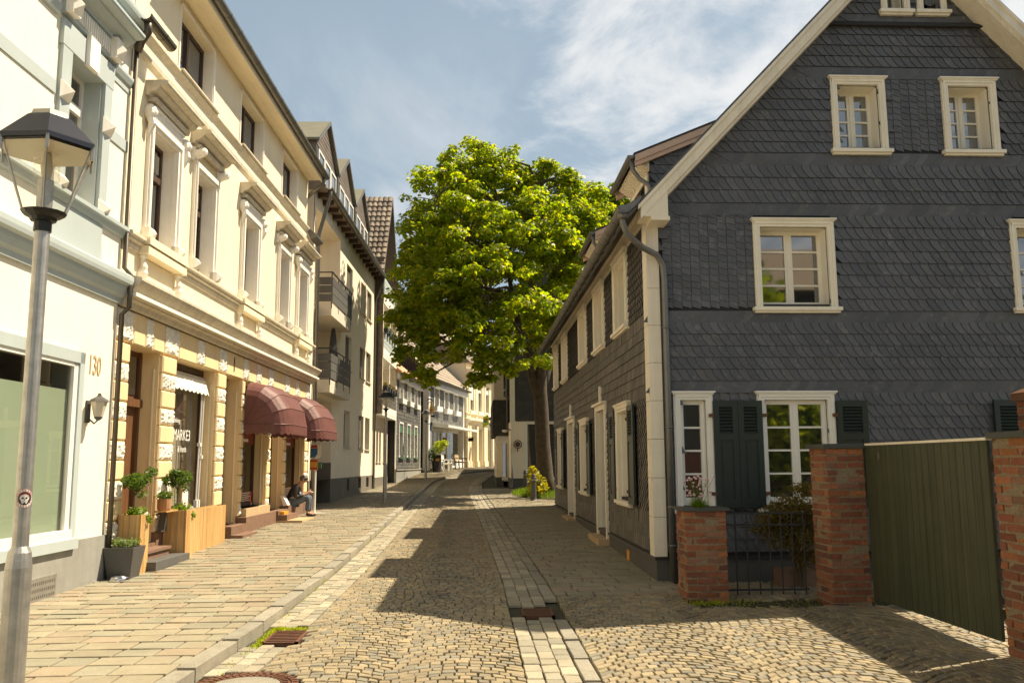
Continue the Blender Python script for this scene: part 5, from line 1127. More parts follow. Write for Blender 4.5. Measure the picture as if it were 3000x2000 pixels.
m = MB(FK); m.box((X0-.04, -.25, 3.3), (X0+.16, .03, 8.5)); m.build('corner_board', MT['cream_board'], KH)
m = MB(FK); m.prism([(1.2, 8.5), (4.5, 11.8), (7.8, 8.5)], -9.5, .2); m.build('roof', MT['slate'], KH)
m = MB(FK); m.box((.98, -8.0, .8), (X0, -3.2, 2.85)); m.build('annex_wall', MT['beige_plaster'], KH)
m = MB(FK); m.box((.96, -8.0, .3), (1.30, -3.18, .98)); m.build('annex_plinth', MT['dark_plinth'], KH)
m = MB(FK); m.box((1.22, -3.2, .85), (1.50, -3.15, 2.65)); o = m.build('door', MT['white_frame'], KH)
m = MB(FK); m.box((1.27, -3.15, 1.0), (1.45, -3.14, 2.5)); m.build('pane', MT['pane'], o)
m = MB(FK); m.box((1.05, -3.2, 2.5), (1.52, -3.1, 2.85)); m.build('door_head', MT['shutter_paint'], KH)
m = MB(FK); m.box((.82, -8.1, 2.83), (1.56, -2.95, 4.45)); m.build('oriel', MT['slate_back'], KH)
slates_on(Fr((0, y+2.95, 0), (1, 0, 0), (0, -1, 0)), KH, .84, 1.54, 2.83, 4.4, .16, .22, [], 'dark_slate', name='oriel_slates')
slates_on(Fr((.82, 0, 0), (0, 1, 0), (-1, 0, 0)), KH, y+2.95, y+8, 2.83, 4.4, .16, .22, [], 'dark_slate', name='oriel_slates')
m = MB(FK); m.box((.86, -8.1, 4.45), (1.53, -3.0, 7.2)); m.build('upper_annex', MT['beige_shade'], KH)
m = MB(FK); m.box((1.30, -3.0, 4.6), (1.50, -2.97, 6.4)); m.build('annex_window', MT['pane'], KH)
m = MB(FK); m.tube([(1.46, -2.9, 7), (1.46, -2.9, 3.1), (1.55, -.1, 3.0), (1.55, .0, .6)], .045, 6); m.build('downpipe', MT['zinc'], KH)
m = MB(FK); m.lathe([(.06, 0), (.14, .03), (.14, .12)], (1.36, -2.85, 2.98), 8); m.build('floodlight', MT['white_paint'], KH)
m = MB(); c = (1.78, y-.16, 2.38); m.tube([(c[0], y-.02, 2.1), (c[0], y-.16, 2.1), (c[0], y-.16, 2.25)], .025, 6)
for k in range(16): a = 2*math.pi*k/16; b = a+2*math.pi/16; m.tube([(c[0]+.16*math.cos(a), c[1], c[2]+.16*math.sin(a)), (c[0]+.16*math.cos(b), c[1], c[2]+.16*math.sin(b))], .022, 5)
m.ball(c, (.11, .05, .11), 10, 6); m.build('round_wall_lamp', MT['brown_frame'], label='round wall lamp on the cream corner building', cat='wall lamp', origin=(1.78, y, 2.2))
# dark house behind the tree
DH = thing('dark_gabled_house', 'dark slate house with white verge behind the maple', 'house', (6, 44, .6))
m = MB(); m.prism([(3.4, .3), (9.6, .3), (9.6, 7.4), (6.5, 10.6), (3.4, 7.4)], 44, 56); m.build('wall', MT['dark_slate'], DH)
m = MB()
for s in (-1, 1): m.prism([(6.5+s*3.5, 7.15), (6.5+s*3.5, 7.35), (6.5, 11.0), (6.5, 10.8)], 43.8, 56.2)
m.build('roof', MT['dark_slate'], DH)
m = MB()
for s in (-1, 1): m.prism([(6.5+s*3.5, 7.0), (6.5+s*3.5, 7.2), (6.5, 10.85), (6.5, 10.6)], 43.75, 43.8)
m.build('verge_board', MT['white_paint'], DH)
for x in (4.4, 6.2, 7.9):
    for z in (1.8, 4.6): win_basic(Fr((0, 43.97, 0), (1, 0, 0), (0, -1, 0)), DH, (x, x+.9, z, z+1.4), -.02, 'white_paint', 'pane', .08, 1)
# ---------------------------------------------------------------- street lamps
def lamp(loc, label):
    t = thing('street_lamp', label, 'street lamp', loc, 'galvanised street lamps'); L = loc
    m = MB(); m.lathe([(.06, -.05), (.06, 1.10), (.052, 1.17), (.038, 1.20), (.036, 2.77)], L, 20); m.build('pole', MT['galvanised'], t, smooth=False)
    m = MB(); m.lathe([(.042, 2.76), (.042, 2.81), (.06, 2.815), (.065, 2.83), (.095, 2.845), (.108, 2.862), (.06, 2.87)], L, 12); m.build('collar', MT['black_metal'], t)
    A = math.radians(-5)
    m = MB(); m.lathe([(.245, 3.19), (.245, 3.215), (.235, 3.225), (.115, 3.35), (.10, 3.36)], L, 6, A); r = m.build('lamp_roof', MT['lamp_roof'], t)
    m = MB(); m.lathe([(.10, 3.352), (.09, 3.385), (.02, 3.40)], L, 6, A); m.build('cap', MT['opal'], r)
    m = MB(); m.lathe([(.235, 3.175), (.20, 3.188), (.08, 3.19)], L, 6, A); m.build('reflector', MT['opal'], r)
    m = MB()
    for k in range(6):
        a, b = A+k*math.pi/3, A+(k+1)*math.pi/3; p = lambda R, q, z: (L[0]+R*math.cos(q), L[1]+R*math.sin(q), L[2]+z)
        m.add([p(.108, a, 2.86), p(.108, b, 2.86), p(.225, b, 3.19), p(.225, a, 3.19)], [(0, 1, 2, 3)])
    m.build('glass', gl_lamp, t, recalc=False)
    m = MB()
    for k in range(6): a = A+k*math.pi/3; p = lambda R, z: (L[0]+R*math.cos(a), L[1]+R*math.sin(a), L[2]+z); m.tube([p(.11, 2.86), p(.228, 3.19)], .0045, 5)
    for k in range(6): a = A+k*math.pi/3; p = lambda R, z: (L[0]+R*math.cos(a), L[1]+R*math.sin(a), L[2]+z); m.tube([p(.236, 3.13), p(.236, 3.2)], .010, 5)
    m.build('lantern_frame', MT['galvanised'], t)
    m = MB(); m.lathe([(.038, 2.87), (.038, 3.03)], L, 12); m.build('lamp_holder', MT['galvanised'], t)
    m = MB(); m.lathe([(.062, 3.03), (.065, 3.05)]+[(.058+.004*(i % 2), 3.06+i*.0115) for i in range(10)]+[(.055, 3.18)], L, 14); m.build('bulb_cover', gl_lamp, t); m = MB(); m.lathe([(.02, 3.03), (.03, 3.1), (.02, 3.17)], L, 10); m.build('bulb', MT['opal'], t)
    return t
p = at(92, 1130, 4.4); LB = (p.x, p.y, gz(4.4)+.09)
LB = (LB[0], LB[1], LB[2]+.04)
lamp1 = lamp(LB, 'tall galvanised street lamp close to the camera, bearing a round skull sticker')
for (px, py, y), lb in (((1127, 1470, 27.0), 'street lamp standing before the house with white-edged loggias'), ((1247, 1408, 43.5), 'street lamp with green stickers on its pole, before the slate shop house'), ((1437, 1372, 60.0), 'street lamp beside the lime green sign at the far bend')):
    q = at(px, py, y); dup(lamp1, (q.x, y, gz(y)+.09), 0, lb)
SK = thing('skull_sticker', 'round red and white sticker with a skull in a red cap on the lamp pole', 'sticker', (LB[0], LB[1], 1.45))
tocam = math.atan2(-LB[1], -LB[0])+.12
def on_pole(poly, r, mat, nm, zc=1.447, R_=.0385):
    m = MB(); n = len(poly); f = []
    for x, z in poly: a = tocam+x/R_; f.append((LB[0]+r*math.cos(a), LB[1]+r*math.sin(a), zc+z))
    c = (sum(p[0] for p in f)/n, sum(p[1] for p in f)/n, sum(p[2] for p in f)/n)
    cx, cz = sum(p[0] for p in poly)/n, sum(p[1] for p in poly)/n; a = tocam+cx/R_; c = (LB[0]+r*math.cos(a), LB[1]+r*math.sin(a), zc+cz)
    m.add(f+[c], [(i, (i+1) % n, n) for i in range(n)]); return m.build(nm, MT[mat], SK, recalc=False)
ell = lambda cx, cz, a, b, n=24: [(cx+a*math.cos(2*math.pi*i/n), cz+b*math.sin(2*math.pi*i/n)) for i in range(n)]
on_pole(ell(0, 0, .043, .046), .0388, 'sticker_red', 'rim'); on_pole(ell(0, 0, .041, .044), .0391, 'sticker_white', 'ring')
for k in range(18):
    a = 2*math.pi*k/18+.1; cx, cz = .035*math.cos(a), .038*math.sin(a); on_pole([(cx+.0035*math.cos(a+q), cz+.0045*math.sin(a+q)) for q in (.3, 1.2, 3.4, 4.3)], .0394, 'sticker_red', 'ring_letter')
on_pole(ell(0, 0, .029, .032), .0395, 'sticker_black', 'disc'); on_pole([(-.022, .010), (-.02, .020), (-.008, .028), (.008, .029), (.02, .021), (.022, .010), (.012, .017), (0, .019), (-.012, .017)], .0398, 'sticker_red', 'cap')
on_pole(ell(0, .002, .021, .017, 16), .0399, 'sticker_white', 'skull'); on_pole([(-.014, -.004), (.014, -.004), (.015, -.014), (.009, -.026), (-.009, -.026), (-.015, -.014)], .0399, 'sticker_white', 'jaw')
for x in (-.008, .008): on_pole(ell(x, .001, .0052, .0042, 10), .0403, 'sticker_black', 'eye_socket')
on_pole([(0, -.002), (.0032, -.009), (-.0032, -.009)], .0403, 'sticker_black', 'nose_hole')
on_pole([(-.010, -.015), (-.004, -.0175), (.004, -.0175), (.010, -.015), (.004, -.0158), (-.004, -.0158)], .0403, 'sticker_black', 'mouth')
# ---------------------------------------------------------------- foliage helpers
fr_n = random.Random(21)
LOBE = [(0, -.5), (.22, -.42), (.50, -.36), (.36, -.10), (.55, .16), (.24, .18), (0, .55), (-.24, .18), (-.55, .16), (-.36, -.10), (-.50, -.36), (-.22, -.42)]
OVAL = [(0, -.5), (.22, -.15), (.2, .2), (0, .5), (-.2, .2), (-.22, -.15)]
def leaf(m, c, size, shape, upb=.8, r=fr_n):
    n = Vector((r.gauss(0, 1), r.gauss(0, 1), r.gauss(0, 1)+upb)).normalized(); t = Vector((r.gauss(0, 1), r.gauss(0, 1), r.gauss(0, 1)-.6)); t = (t-n*t.dot(n)).normalized(); e = n.cross(t)
    b = len(m.v); s = size*r.uniform(.7, 1.25); k = r.uniform(-.25, .1)
    m.v += [c+e*(x*s)+t*(y*s)+n*(k*s*abs(x)) for x, y in shape]; m.f.append(tuple(range(b, b+len(shape))))
def cloud(m, c, R, n, size, shape=OVAL, shell=.35, upb=.8, r=fr_n):
    R = R if isinstance(R, tuple) else (R, R, R); c = Vector(c)
    for _ in range(n):
        d = Vector((r.gauss(0, 1), r.gauss(0, 1), r.gauss(0, 1))).normalized(); q = r.random()**shell
        leaf(m, c+Vector((d.x*R[0]*q, d.y*R[1]*q, d.z*R[2]*q)), size, shape, upb, r)
def clump(m, c, R, r, size=.132, shape=LOBE):
    """one spray of leaves: a loose dome whose leaves lie like roof tiles and hang at its rim"""
    for _ in range(int(560*R**1.7)):
        d = Vector((r.gauss(0, 1), r.gauss(0, 1), r.gauss(.25, .75))).normalized(); q = r.random()**.4
        p = c+Vector((d.x*R*1.15, d.y*R*1.15, d.z*R*.7))*q
        n = (d*.7+Vector((0, 0, .75))+Vector((r.gauss(0, .42), r.gauss(0, .42), r.gauss(0, .42)))).normalized()
        t = Vector((d.x, d.y, -.5))+Vector((r.gauss(0, .5), r.gauss(0, .5), r.gauss(0, .3))); t = (t-n*t.dot(n)).normalized(); e = n.cross(t)
        b = len(m.v); s = size*r.uniform(.6, 1.25); k = r.uniform(-.3, .1)
        m.v += [p+e*(x*s)+t*(y*s)+n*(k*s*abs(x)) for x, y in shape]; m.f.append(tuple(range(b, b+len(shape))))
# ---------------------------------------------------------------- the maple
TY = 30.8
MP = thing('maple_tree', 'large green maple overhanging the street behind the slate house', 'tree', (2.48, TY, .4))
P_ = lambda x, y, d=0: at(x, y, TY+d)
tr = random.Random(4)
m = MB()
b0 = Vector((2.48, TY, .25)); bl = [b0, P_(1598, 1400), P_(1590, 1300), P_(1586, 1200), P_(1583, 1140), P_(1586, 1080), P_(1582, 1020)]
m.tube([tuple(p) for p in bl], [.38, .29, .26, .25, .23, .18, .12], 14)
limbA = [P_(1578, 1165), P_(1560, 1110), P_(1545, 1020), P_(1520, 950, -.3), P_(1500, 860, -.5), P_(1480, 740, -.6), P_(1470, 620, -.5)]
limbB = [P_(1582, 1165), P_(1588, 1080), P_(1580, 980, .3), P_(1560, 880, .5), P_(1550, 760, .8), P_(1560, 640, .8), P_(1570, 540, .6)]
limbC = [P_(1588, 1160), P_(1605, 1090, .4), P_(1625, 1000, .8), P_(1650, 900, 1.2), P_(1680, 780, 1.5)]
for lm, r0 in ((limbA, .19), (limbB, .20), (limbC, .14)):
    m.tube([tuple(p) for p in lm], [r0*(1-.8*i/(len(lm)-1)) for i in range(len(lm))], 10)
# crown: lobes placed over the outline of the photograph's crown, each with its own depth and width
lobes = [(1700, 610, 85, 1.), (1745, 690, 80, 1.6), (1650, 720, 100, .4), (1480, 1010, 60, -2.6), (1200, 960, 70, -1.2), (1250, 1000, 75, -2.2), (1620, 860, 80, 1.5), (1330, 640, 110, 1.5), (1260, 800, 110, .5), (1600, 640, 100, -1.), (1555, 520, 80, .5), (1320, 1010, 55, -2.8), (1400, 520, 120, 0), (1290, 590, 110, -1.5), (1480, 560, 120, 1.2), (1590, 560, 110, .5), (1660, 640, 105, 1.0), (1700, 740, 90, 1.6), (1250, 720, 115, -1.), (1370, 690, 140, -2.2), (1520, 700, 140, -1.6), (1620, 780, 110, -.2),
         (1210, 830, 85, -.6), (1300, 850, 125, -2.4), (1430, 850, 130, -3.), (1560, 880, 110, -2.0), (1650, 900, 80, .8), (1225, 950, 80, -1.6), (1330, 900, 85, -3.0), (1440, 960, 85, -3.4), (1530, 975, 50, -2.6), (1205, 1040, 50, -2.4), (1235, 1070, 45, -2.8), (1372, 1040, 45, -3.6), (1620, 990, 60, -1.2), (1480, 1050, 45, -3.2), (1590, 1060, 40, -2.4),
         (1380, 560, 130, 3.), (1300, 760, 130, 2.6), (1450, 740, 150, 3.2), (1590, 700, 120, 3.), (1400, 920, 120, 2.6), (1540, 900, 110, 2.8), (1270, 920, 100, 1.8), (1395, 460, 42, -.3), (1240, 640, 60, .4), (1500, 470, 50, 0), (1385, 1120, 20, -3.2), (1415, 1075, 28, -3.3), (1250, 1105, 22, -2.8), (1480, 1085, 22, -3), (1430, 1110, 18, -3), (1330, 480, 40, .2), (1650, 530, 40, .6)]
tw = MB(); lf = MB(); ends = []
for (x, y, r, d) in lobes:
    c = P_(x, y, d); R = r*TY/FPX
    src = min(limbA[2:]+limbB[2:]+limbC[2:], key=lambda q: (q-c).length)
    mid = (src+c)/2+Vector((tr.uniform(-.3, .3), tr.uniform(-.3, .3), .15)); tw.tube([tuple(src), tuple(mid), tuple(c)], [.07, .05, .02], 6)
    for _ in range(max(5, int(14*R**2))):
        dv = Vector((tr.gauss(0, 1), tr.gauss(0, 1), tr.gauss(.12, .9))).normalized(); q = tr.uniform(.35, 1.)**.6
        e = c+Vector((dv.x*R, dv.y*R*.95, dv.z*R))*q
        if tr.random() < .7: tw.tube([tuple(c+(e-c)*.15), tuple((c+e)/2+Vector((0, 0, .08))), tuple(e)], [.024, .015, .006], 4, False)
        clump(lf, e, tr.uniform(.20, .52)*min(1., .55+R*.4), tr)
m.build('trunk', MT['bark'], MP, smooth=True); tw.build('branches', MT['twig'], MP, recalc=False); lf.build('crown', MT['maple'], MP, recalc=False)
print('maple leaves', len(lf.f))
T2 = thing('maple_tree', 'smaller maple crown showing behind the roof of the slate house', 'tree', (6.0, 40, .6))
m = MB(); m.tube([(6.0, 40, .4), (6.0, 40, 4), (6.1, 40, 8), (6.2, 40, 10)], [.25, .2, .14, .05], 8); m.build('trunk', MT['bark'], T2)
lf = MB()
for (x, y, r, d) in [(1790, 610, 70, 6), (1850, 590, 55, 6.5), (1740, 680, 80, 6), (1830, 680, 80, 6.5), (1780, 760, 90, 6), (1880, 640, 60, 7), (1720, 800, 80, 6), (1820, 555, 30, 6)]:
    c = P_(x, y, d); R = r*40/FPX
    for _ in range(int(12*R**2)):
        clump(lf, c+Vector((tr.gauss(0, 1), tr.gauss(0, 1), tr.gauss(0, 1))).normalized()*(tr.random()**.4)*R, tr.uniform(.35, .6), tr, .17)
lf.build('crown', MT['maple_far'], T2, recalc=False)
# grass at the foot of the tree, shrub, bollards
m = MB(); gr = random.Random(8)
def mound(x, y):
    d = ((x-3.5)/2.2)**2+((y-32.2)/3.6)**2; return max(0., 1-d)*.24
nx, ny = 24, 30
m.add([(1.2+4.8*i/nx, 29+8*j/ny, gz(29+8*j/ny)-.025+.06*min(1, mound(1.2+4.8*i/nx, 29+8*j/ny)*20)+mound(1.2+4.8*i/nx, 29+8*j/ny)) for j in range(ny+1) for i in range(nx+1)], [(j*(nx+1)+i, j*(nx+1)+i+1, (j+1)*(nx+1)+i+1, (j+1)*(nx+1)+i) for j in range(ny) for i in range(nx)])
m.build('terrain', MT['soil'], kind='structure', recalc=False)
m = MB()
for _ in range(15000):
    x, y = gr.uniform(1.3, 5.8), gr.uniform(29.1, 36.8)
    if mound(x, y) < .012: continue
    z = gz(y)+.03+mound(x, y); h = gr.uniform(.05, .17); a = gr.uniform(0, 6.28); dx, dy = math.cos(a)*.012, math.sin(a)*.012; l = gr.uniform(-.06, .06)
    b = len(m.v); m.v += [Vector((x-dx, y-dy, z)), Vector((x+dx, y+dy, z)), Vector((x+l, y+l*gr.uniform(-1, 1), z+h))]; m.f.append((b, b+1, b+2))
m.build('grass', MT['grass_blade'], kind='stuff', recalc=False, label='bright grass round the foot of the maple', cat='grass')
m = MB()                                 # moss and weeds in the paving joints
for _ in range(6000):
    q = gr.random()**1.15
    if q < .72: x, y = gr.uniform(1.0, 5), gr.uniform(6.6, 10.6)
    elif q < .80: x, y = -2.03+gr.gauss(0, .02), gr.uniform(6.6, 20)
    elif q < .86: x, y = gr.gauss(2.7, .25), gr.gauss(10.25, .1)
    elif q < .95: x, y = -2.0+abs(gr.gauss(0, .14)), 9.07+gr.gauss(0, .02)
    else: x, y = -2.02+gr.uniform(0, .06), gr.uniform(8.25, 9.1)
    z = gz(y)-.012; h = gr.uniform(.015, .04) if q > .72 else gr.uniform(.004, .016); a = gr.uniform(0, 6.28); w = gr.uniform(.004, .012)
    b = len(m.v); m.v += [Vector((x-w*math.cos(a), y-w*math.sin(a), z)), Vector((x+w*math.cos(a), y+w*math.sin(a), z)), Vector((x+gr.uniform(-.02, .02), y+gr.uniform(-.02, .02), z+h))]; m.f.append((b, b+1, b+2))
m.build('joint_weeds', MT['lime_leaf'], kind='stuff', recalc=False, label='small weeds and moss growing in the paving joints', cat='weeds')
SB = thing('golden_shrub', 'yellow green leafy shrub growing behind the bollard', 'shrub', (2.05, 29.9, .4))
m = MB()
for a in range(5): m.tube([(2.05, 29.9, .35), (2.05+gr.uniform(-.3, .3), 29.9+gr.uniform(-.3, .3), 1.2)], [.02, .008], 5)
m.build('stems', MT['twig'], SB)
m = MB(); cloud(m, (2.0, 29.9, 1.12), (.27, .3, .30), 200, .13); cloud(m, (2.2, 30, .98), (.24, .25, .25), 130, .13); cloud(m, (2.0, 29.8, .72), (.30, .3, .28), 200, .13); cloud(m, (1.95, 29.9, 1.36), (.15, .15, .16), 50, .13); cloud(m, (2.28, 29.8, .75), (.2, .2, .2), 90, .13); m.build('foliage', MT['gold_bush'], SB, recalc=False)
def bollard(loc, lb):
    t = thing('bollard', lb, 'bollard', loc, 'grey bollards by the golden shrub'); m = MB(); m.lathe([(.14, -.03), (.14, .02), (.10, .05), (.085, .12), (.075, .70), (.085, .72), (.085, .76), (.07, .78), (.06, .84), (.03, .88)], loc, 14); m.build('post', MT['anthracite'], t)
    m = MB(); m.lathe([(.088, .66), (.09, .68), (.088, .70)], loc, 14); m.build('ring', MT['galvanised'], t); return t
bo = bollard((1.93, 28.9, gz(28.9)), 'grey bollard in front of the golden shrub'); dup(bo, (1.95, 34.0, gz(34.0)), 0, 'grey bollard half hidden behind the golden shrub')
# ---------------------------------------------------------------- drain grates, manhole
def grate(a, b, c, d, lb, n):
    z = gz((c+d)/2)-.004; t = thing('drain_grate', lb, 'drain', ((a+b)/2, (c+d)/2, z), 'drain grates'); m = MB()
    for q in ((a, c, a+.03, d), (b-.03, c, b, d), (a, c, b, c+.03), (a, d-.03, b, d)): m.box((q[0], q[1], z-.03), (q[2], q[3], z+.004))
    m.build('frame', MT['rust'], t); m = MB()
    for i in range(n): y = c+.04+(d-c-.08)*i/(n-1); m.box((a+.03, y-.016, z-.03), (b-.03, y+.016, z))
    m.build('bars', MT['rust'], t); m = MB(); m.box((a, c, z-.06), (b, d, z-.031)); m.build('pit', MT['slate_back'], t)
grate(-1.98, -1.64, 8.44, 9.04, 'sunlit rusty drain grate with weeds along one side', 8); grate(.51, .85, 9.54, 10.04, 'rusty drain grate lying in the shadow of the slate house', 8)
z = gz(MH[1])-.005; MN = thing('manhole_cover', 'rusty round manhole cover at the bottom edge of the street', 'manhole cover', (MH[0], MH[1], z))
m = MB(); C_ = (MH[0], MH[1], z); m.lathe([(.40, -.03), (.40, .008), (.35, .008), (.345, -.004), (.335, -.004), (.33, .006), (.27, .006), (.265, -.004), (.0, -.004)], C_, 48)
for k in range(36):
    a = 2*math.pi*k/36
    for r0, r1 in ((.358, .392), (.278, .322)):
        p = lambda r, q, zz: (C_[0]+r*math.cos(a+q), C_[1]+r*math.sin(a+q), C_[2]+zz)
        m.add([p(r0, -.03, .006), p(r1, -.03, .006), p(r1, .03, .006), p(r0, .03, .006), p(r0, -.03, .014), p(r1, -.03, .014), p(r1, .03, .014), p(r0, .03, .014)], [(4, 5, 6, 7), (0, 1, 5, 4), (1, 2, 6, 5), (2, 3, 7, 6), (3, 0, 4, 7)])
m.build('ring', MT['rust'], MN); m = MB(); m.lathe([(.262, -.004), (.262, .004), (.0, .006)], C_, 40); m.build('concrete_core', MT['kerb'], MN)
# ---------------------------------------------------------------- planters and things at the shop doors
gzL = lambda s: gz(12+s)+.095
def plank_box(u0, u1, w0, w1, z0, z1, name, lb, rot=0):
    t = thing(name, lb, 'planter', tuple(FL.p(((u0+u1)/2, (w0+w1)/2, z0))), 'wooden planter boxes'); m = MB(FL); th = .03
    n = max(1, round((u1-u0)/.17))
    for i in range(n): a, b = u0+(u1-u0)*i/n, u0+(u1-u0)*(i+1)/n; m.box((a+.002, w1-th, z0), (b-.002, w1, z1)); m.box((a+.002, w0, z0), (b-.002, w0+th, z1))
    n = max(1, round((w1-w0-2*th)/.15))
    for i in range(n): a, b = w0+th+(w1-w0-2*th)*i/n, w0+th+(w1-w0-2*th)*(i+1)/n; m.box((u0+.004, a+.001, z0), (u0+th, b-.002, z1-.003)); m.box((u1-th, a+.001, z0), (u1-.004, b-.002, z1-.003))
    m.build('planks', MT['planter_wood'], t); m = MB(FL); m.box((u0+th, w0+th, z0+.05), (u1-th, w1-th, z1-.06)); m.build('soil', MT['soil'], t); return t
def topiary(u, w, z, hgt, r, lb):
    c = FL.p((u, w, z)); t = thing('topiary_tree', lb, 'small tree', tuple(c), 'potted standard trees'); m = MB(); top = c+Vector((.02, 0, hgt))
    m.tube([tuple(c-Vector((0, 0, .05))), tuple(c+Vector((.015, .01, hgt*.5))), tuple(top)], [.014, .012, .01], 6)
    for k in range(5): a = k*1.26; m.tube([tuple(top-Vector((0, 0, .05))), tuple(top+Vector((math.cos(a)*r*.6, math.sin(a)*r*.6, r*.5)))], [.007, .004], 5)
    m.build('stem', MT['twig'], t); m = MB()
    for _ in range(11): cloud(m, top+Vector((fr_n.gauss(0, r*.45), fr_n.gauss(0, r*.45), r*.75+fr_n.gauss(0, r*.4))), (r*.45, r*.45, r*.40), 100, .05, OVAL, .5)
    cloud(m, top+Vector((r*.6, -.03, -r*.1)), (r*.4, r*.4, r*.45), 60, .05); m.build('crown', MT['bush'], t, recalc=False); return t
def flowers(u, w, z, n, lb, spill=.1, ru=.13, rw=.12):
    c = FL.p((u, w, z)); t = thing('bedding_plants', lb, 'plants', tuple(c), 'bedding plants in the planters'); m = MB(); q = fr_n
    for _ in range(n): leaf(m, FL.p((u+q.uniform(-ru, ru), w+q.uniform(-rw, rw), z+abs(q.gauss(.03, .045)))), .07, OVAL, .5)
    for _ in range(n//3): k = q.uniform(0, 1); leaf(m, FL.p((u+q.uniform(0, ru), w+rw+.02+k*.05, z-.12*k+.02)), .05, OVAL, .4)
    m.build('leaves', MT['grass_blade'], t, recalc=False); m = MB()
    for _ in range(26): k = q.uniform(0, 1); m.ball(tuple(W.p(FL.p((u+q.uniform(-.02, ru+.03), w+rw*q.uniform(.3, 1.3), z+.07-.1*k)))), .013, 6, 4)
    m.build('blossoms', MT['flower_white'], t); return t
zA = gzL(.4)
plank_box(.33, .63, .02, .33, zA-.005, zA+.79, 'wooden_planter', 'narrow upright wooden planter box between the grey pot and the shop steps'); topiary(.46, .15, zA+.73, .36, .19, 'standard tree with loose drooping crown beside the brown shop door'); flowers(.50, .19, zA+.76, 160, 'green and white bedding plants spilling over the narrow planter box')
zB = gzL(2)
plank_box(1.93, 2.26, .03, .38, zB-.005, zB+.74, 'wooden_planter', 'upright wooden planter box at the corner of the long planter box'); topiary(2.08, .16, zB+.70, .38, .18, 'standard tree with round crown before the lettered shop window'); flowers(2.14, .22, zB+.71, 140, 'low white flowers under the standard tree before the shop window')
plank_box(2.27, 4.34, .05, .24, gzL(3.5)-.03, .885, 'wooden_planter', 'long wooden planter box along the first shop window')
q = FL.p((.07, .24, 0)); zt = gzL(0); PT = thing('tapered_pot', 'dark grey tapered square pot on the pavement corner', 'plant pot', (q.x, q.y, zt)); m = MB(FL); a, b, h = .20, .145, .40
m.add([(.07-b, .24-b, zt-.01), (.07+b, .24-b, zt-.01), (.07+b, .24+b, zt-.01), (.07-b, .24+b, zt-.01), (.07-a, .24-a, zt+h), (.07+a, .24-a, zt+h), (.07+a, .24+a, zt+h), (.07-a, .24+a, zt+h), (.07-a+.025, .24-a+.025, zt+h), (.07+a-.025, .24-a+.025, zt+h), (.07+a-.025, .24+a-.025, zt+h), (.07-a+.025, .24+a-.025, zt+h), (.07-b, .24-b, zt+h-.08), (.07+b, .24-b, zt+h-.08), (.07+b, .24+b, zt+h-.08), (.07-b, .24+b, zt+h-.08)],
      [(0, 1, 2, 3), (0, 1, 5, 4), (1, 2, 6, 5), (2, 3, 7, 6), (3, 0, 4, 7), (4, 5, 9, 8), (5, 6, 10, 9), (6, 7, 11, 10), (7, 4, 8, 11), (8, 9, 13, 12), (9, 10, 14, 13), (10, 11, 15, 14), (11, 8, 12, 15)]); m.build('pot', MT['anthracite'], PT)
m = MB(FL); m.box((-.07, .1, zt+h-.12), (.21, .38, zt+h-.06)); m.build('soil', MT['soil'], PT)
SU = thing('sedum_plant', 'pale green sedum filling the dark tapered pot', 'plant', (q.x, q.y, zt+.34)); m = MB()
for _ in range(46):
    c = FL.p((.07+fr_n.uniform(-.16, .16), .24+fr_n.uniform(-.15, .15), zt+h+fr_n.uniform(.0, .07)))
    for _ in range(11): leaf(m, c+Vector((fr_n.gauss(0, .018), fr_n.gauss(0, .018), fr_n.gauss(0.01, .018))), .036, OVAL, .9)
m.build('foliage', MT['pale_bush'], SU, recalc=False)
q = FL.p((-.25, .33, 0)); BW_ = MB(); BW_.lathe([(.125, 0), (.13, .005), (.105, .055), (.10, .058), (.092, .05), (.085, .02), (0, .015)], (q.x, q.y, gzL(-.25)), 24); BW_.build('dog_bowl', MT['steel'], label='shiny steel dog bowl on the pavement beside the grey pot', cat='dog bowl', smooth=True, origin=(q.x, q.y, gzL(-.25)))
SHF = thing('wall_shelf', 'small wooden shelf beside the first shop door', 'shelf', tuple(FL.p((1.85, .1, .9)))); m = MB(FL); m.box((1.42, .07, .905), (1.9, .26, .93)); m.build('board', MT['planter_wood'], SHF); m = MB(FL); m.box((1.70, .05, .6), (1.9, .09, .905)); m.build('bracket', MT['anthracite'], SHF)
q = FL.p((1.56, .17, .93)); TP = thing('basket_pot', 'round basket pot with dark green plant on the small shelf', 'plant pot', tuple(q)); m = MB(); m.lathe([(.085, 0), (.10, .02), (.10, .17), (.09, .17), (.085, .13), (0, .13)], tuple(q), 14); m.build('pot', MT['terracotta'], TP); m = MB(); cloud(m, q+Vector((0, 0, .21)), (.12, .12, .08), 240, .045); m.build('plant', MT['bush'], TP, recalc=False)
EA = thing('easel_sign', 'small wooden easel with pale board behind the planter boxes', 'sign', tuple(FL.p((2.55, .12, .88)))); m = MB(FL); m.tube([(2.42, .16, .80), (2.48, .06, 1.35)], .014, 5); m.tube([(2.72, .16, .80), (2.64, .06, 1.35)], .014, 5); m.build('easel', MT['planter_wood'], EA); m = MB(FL); m.prism([(2.42, .93), (2.70, .93), (2.68, 1.25), (2.44, 1.25)], .11, .125); m.build('board', MT['paper'], EA)
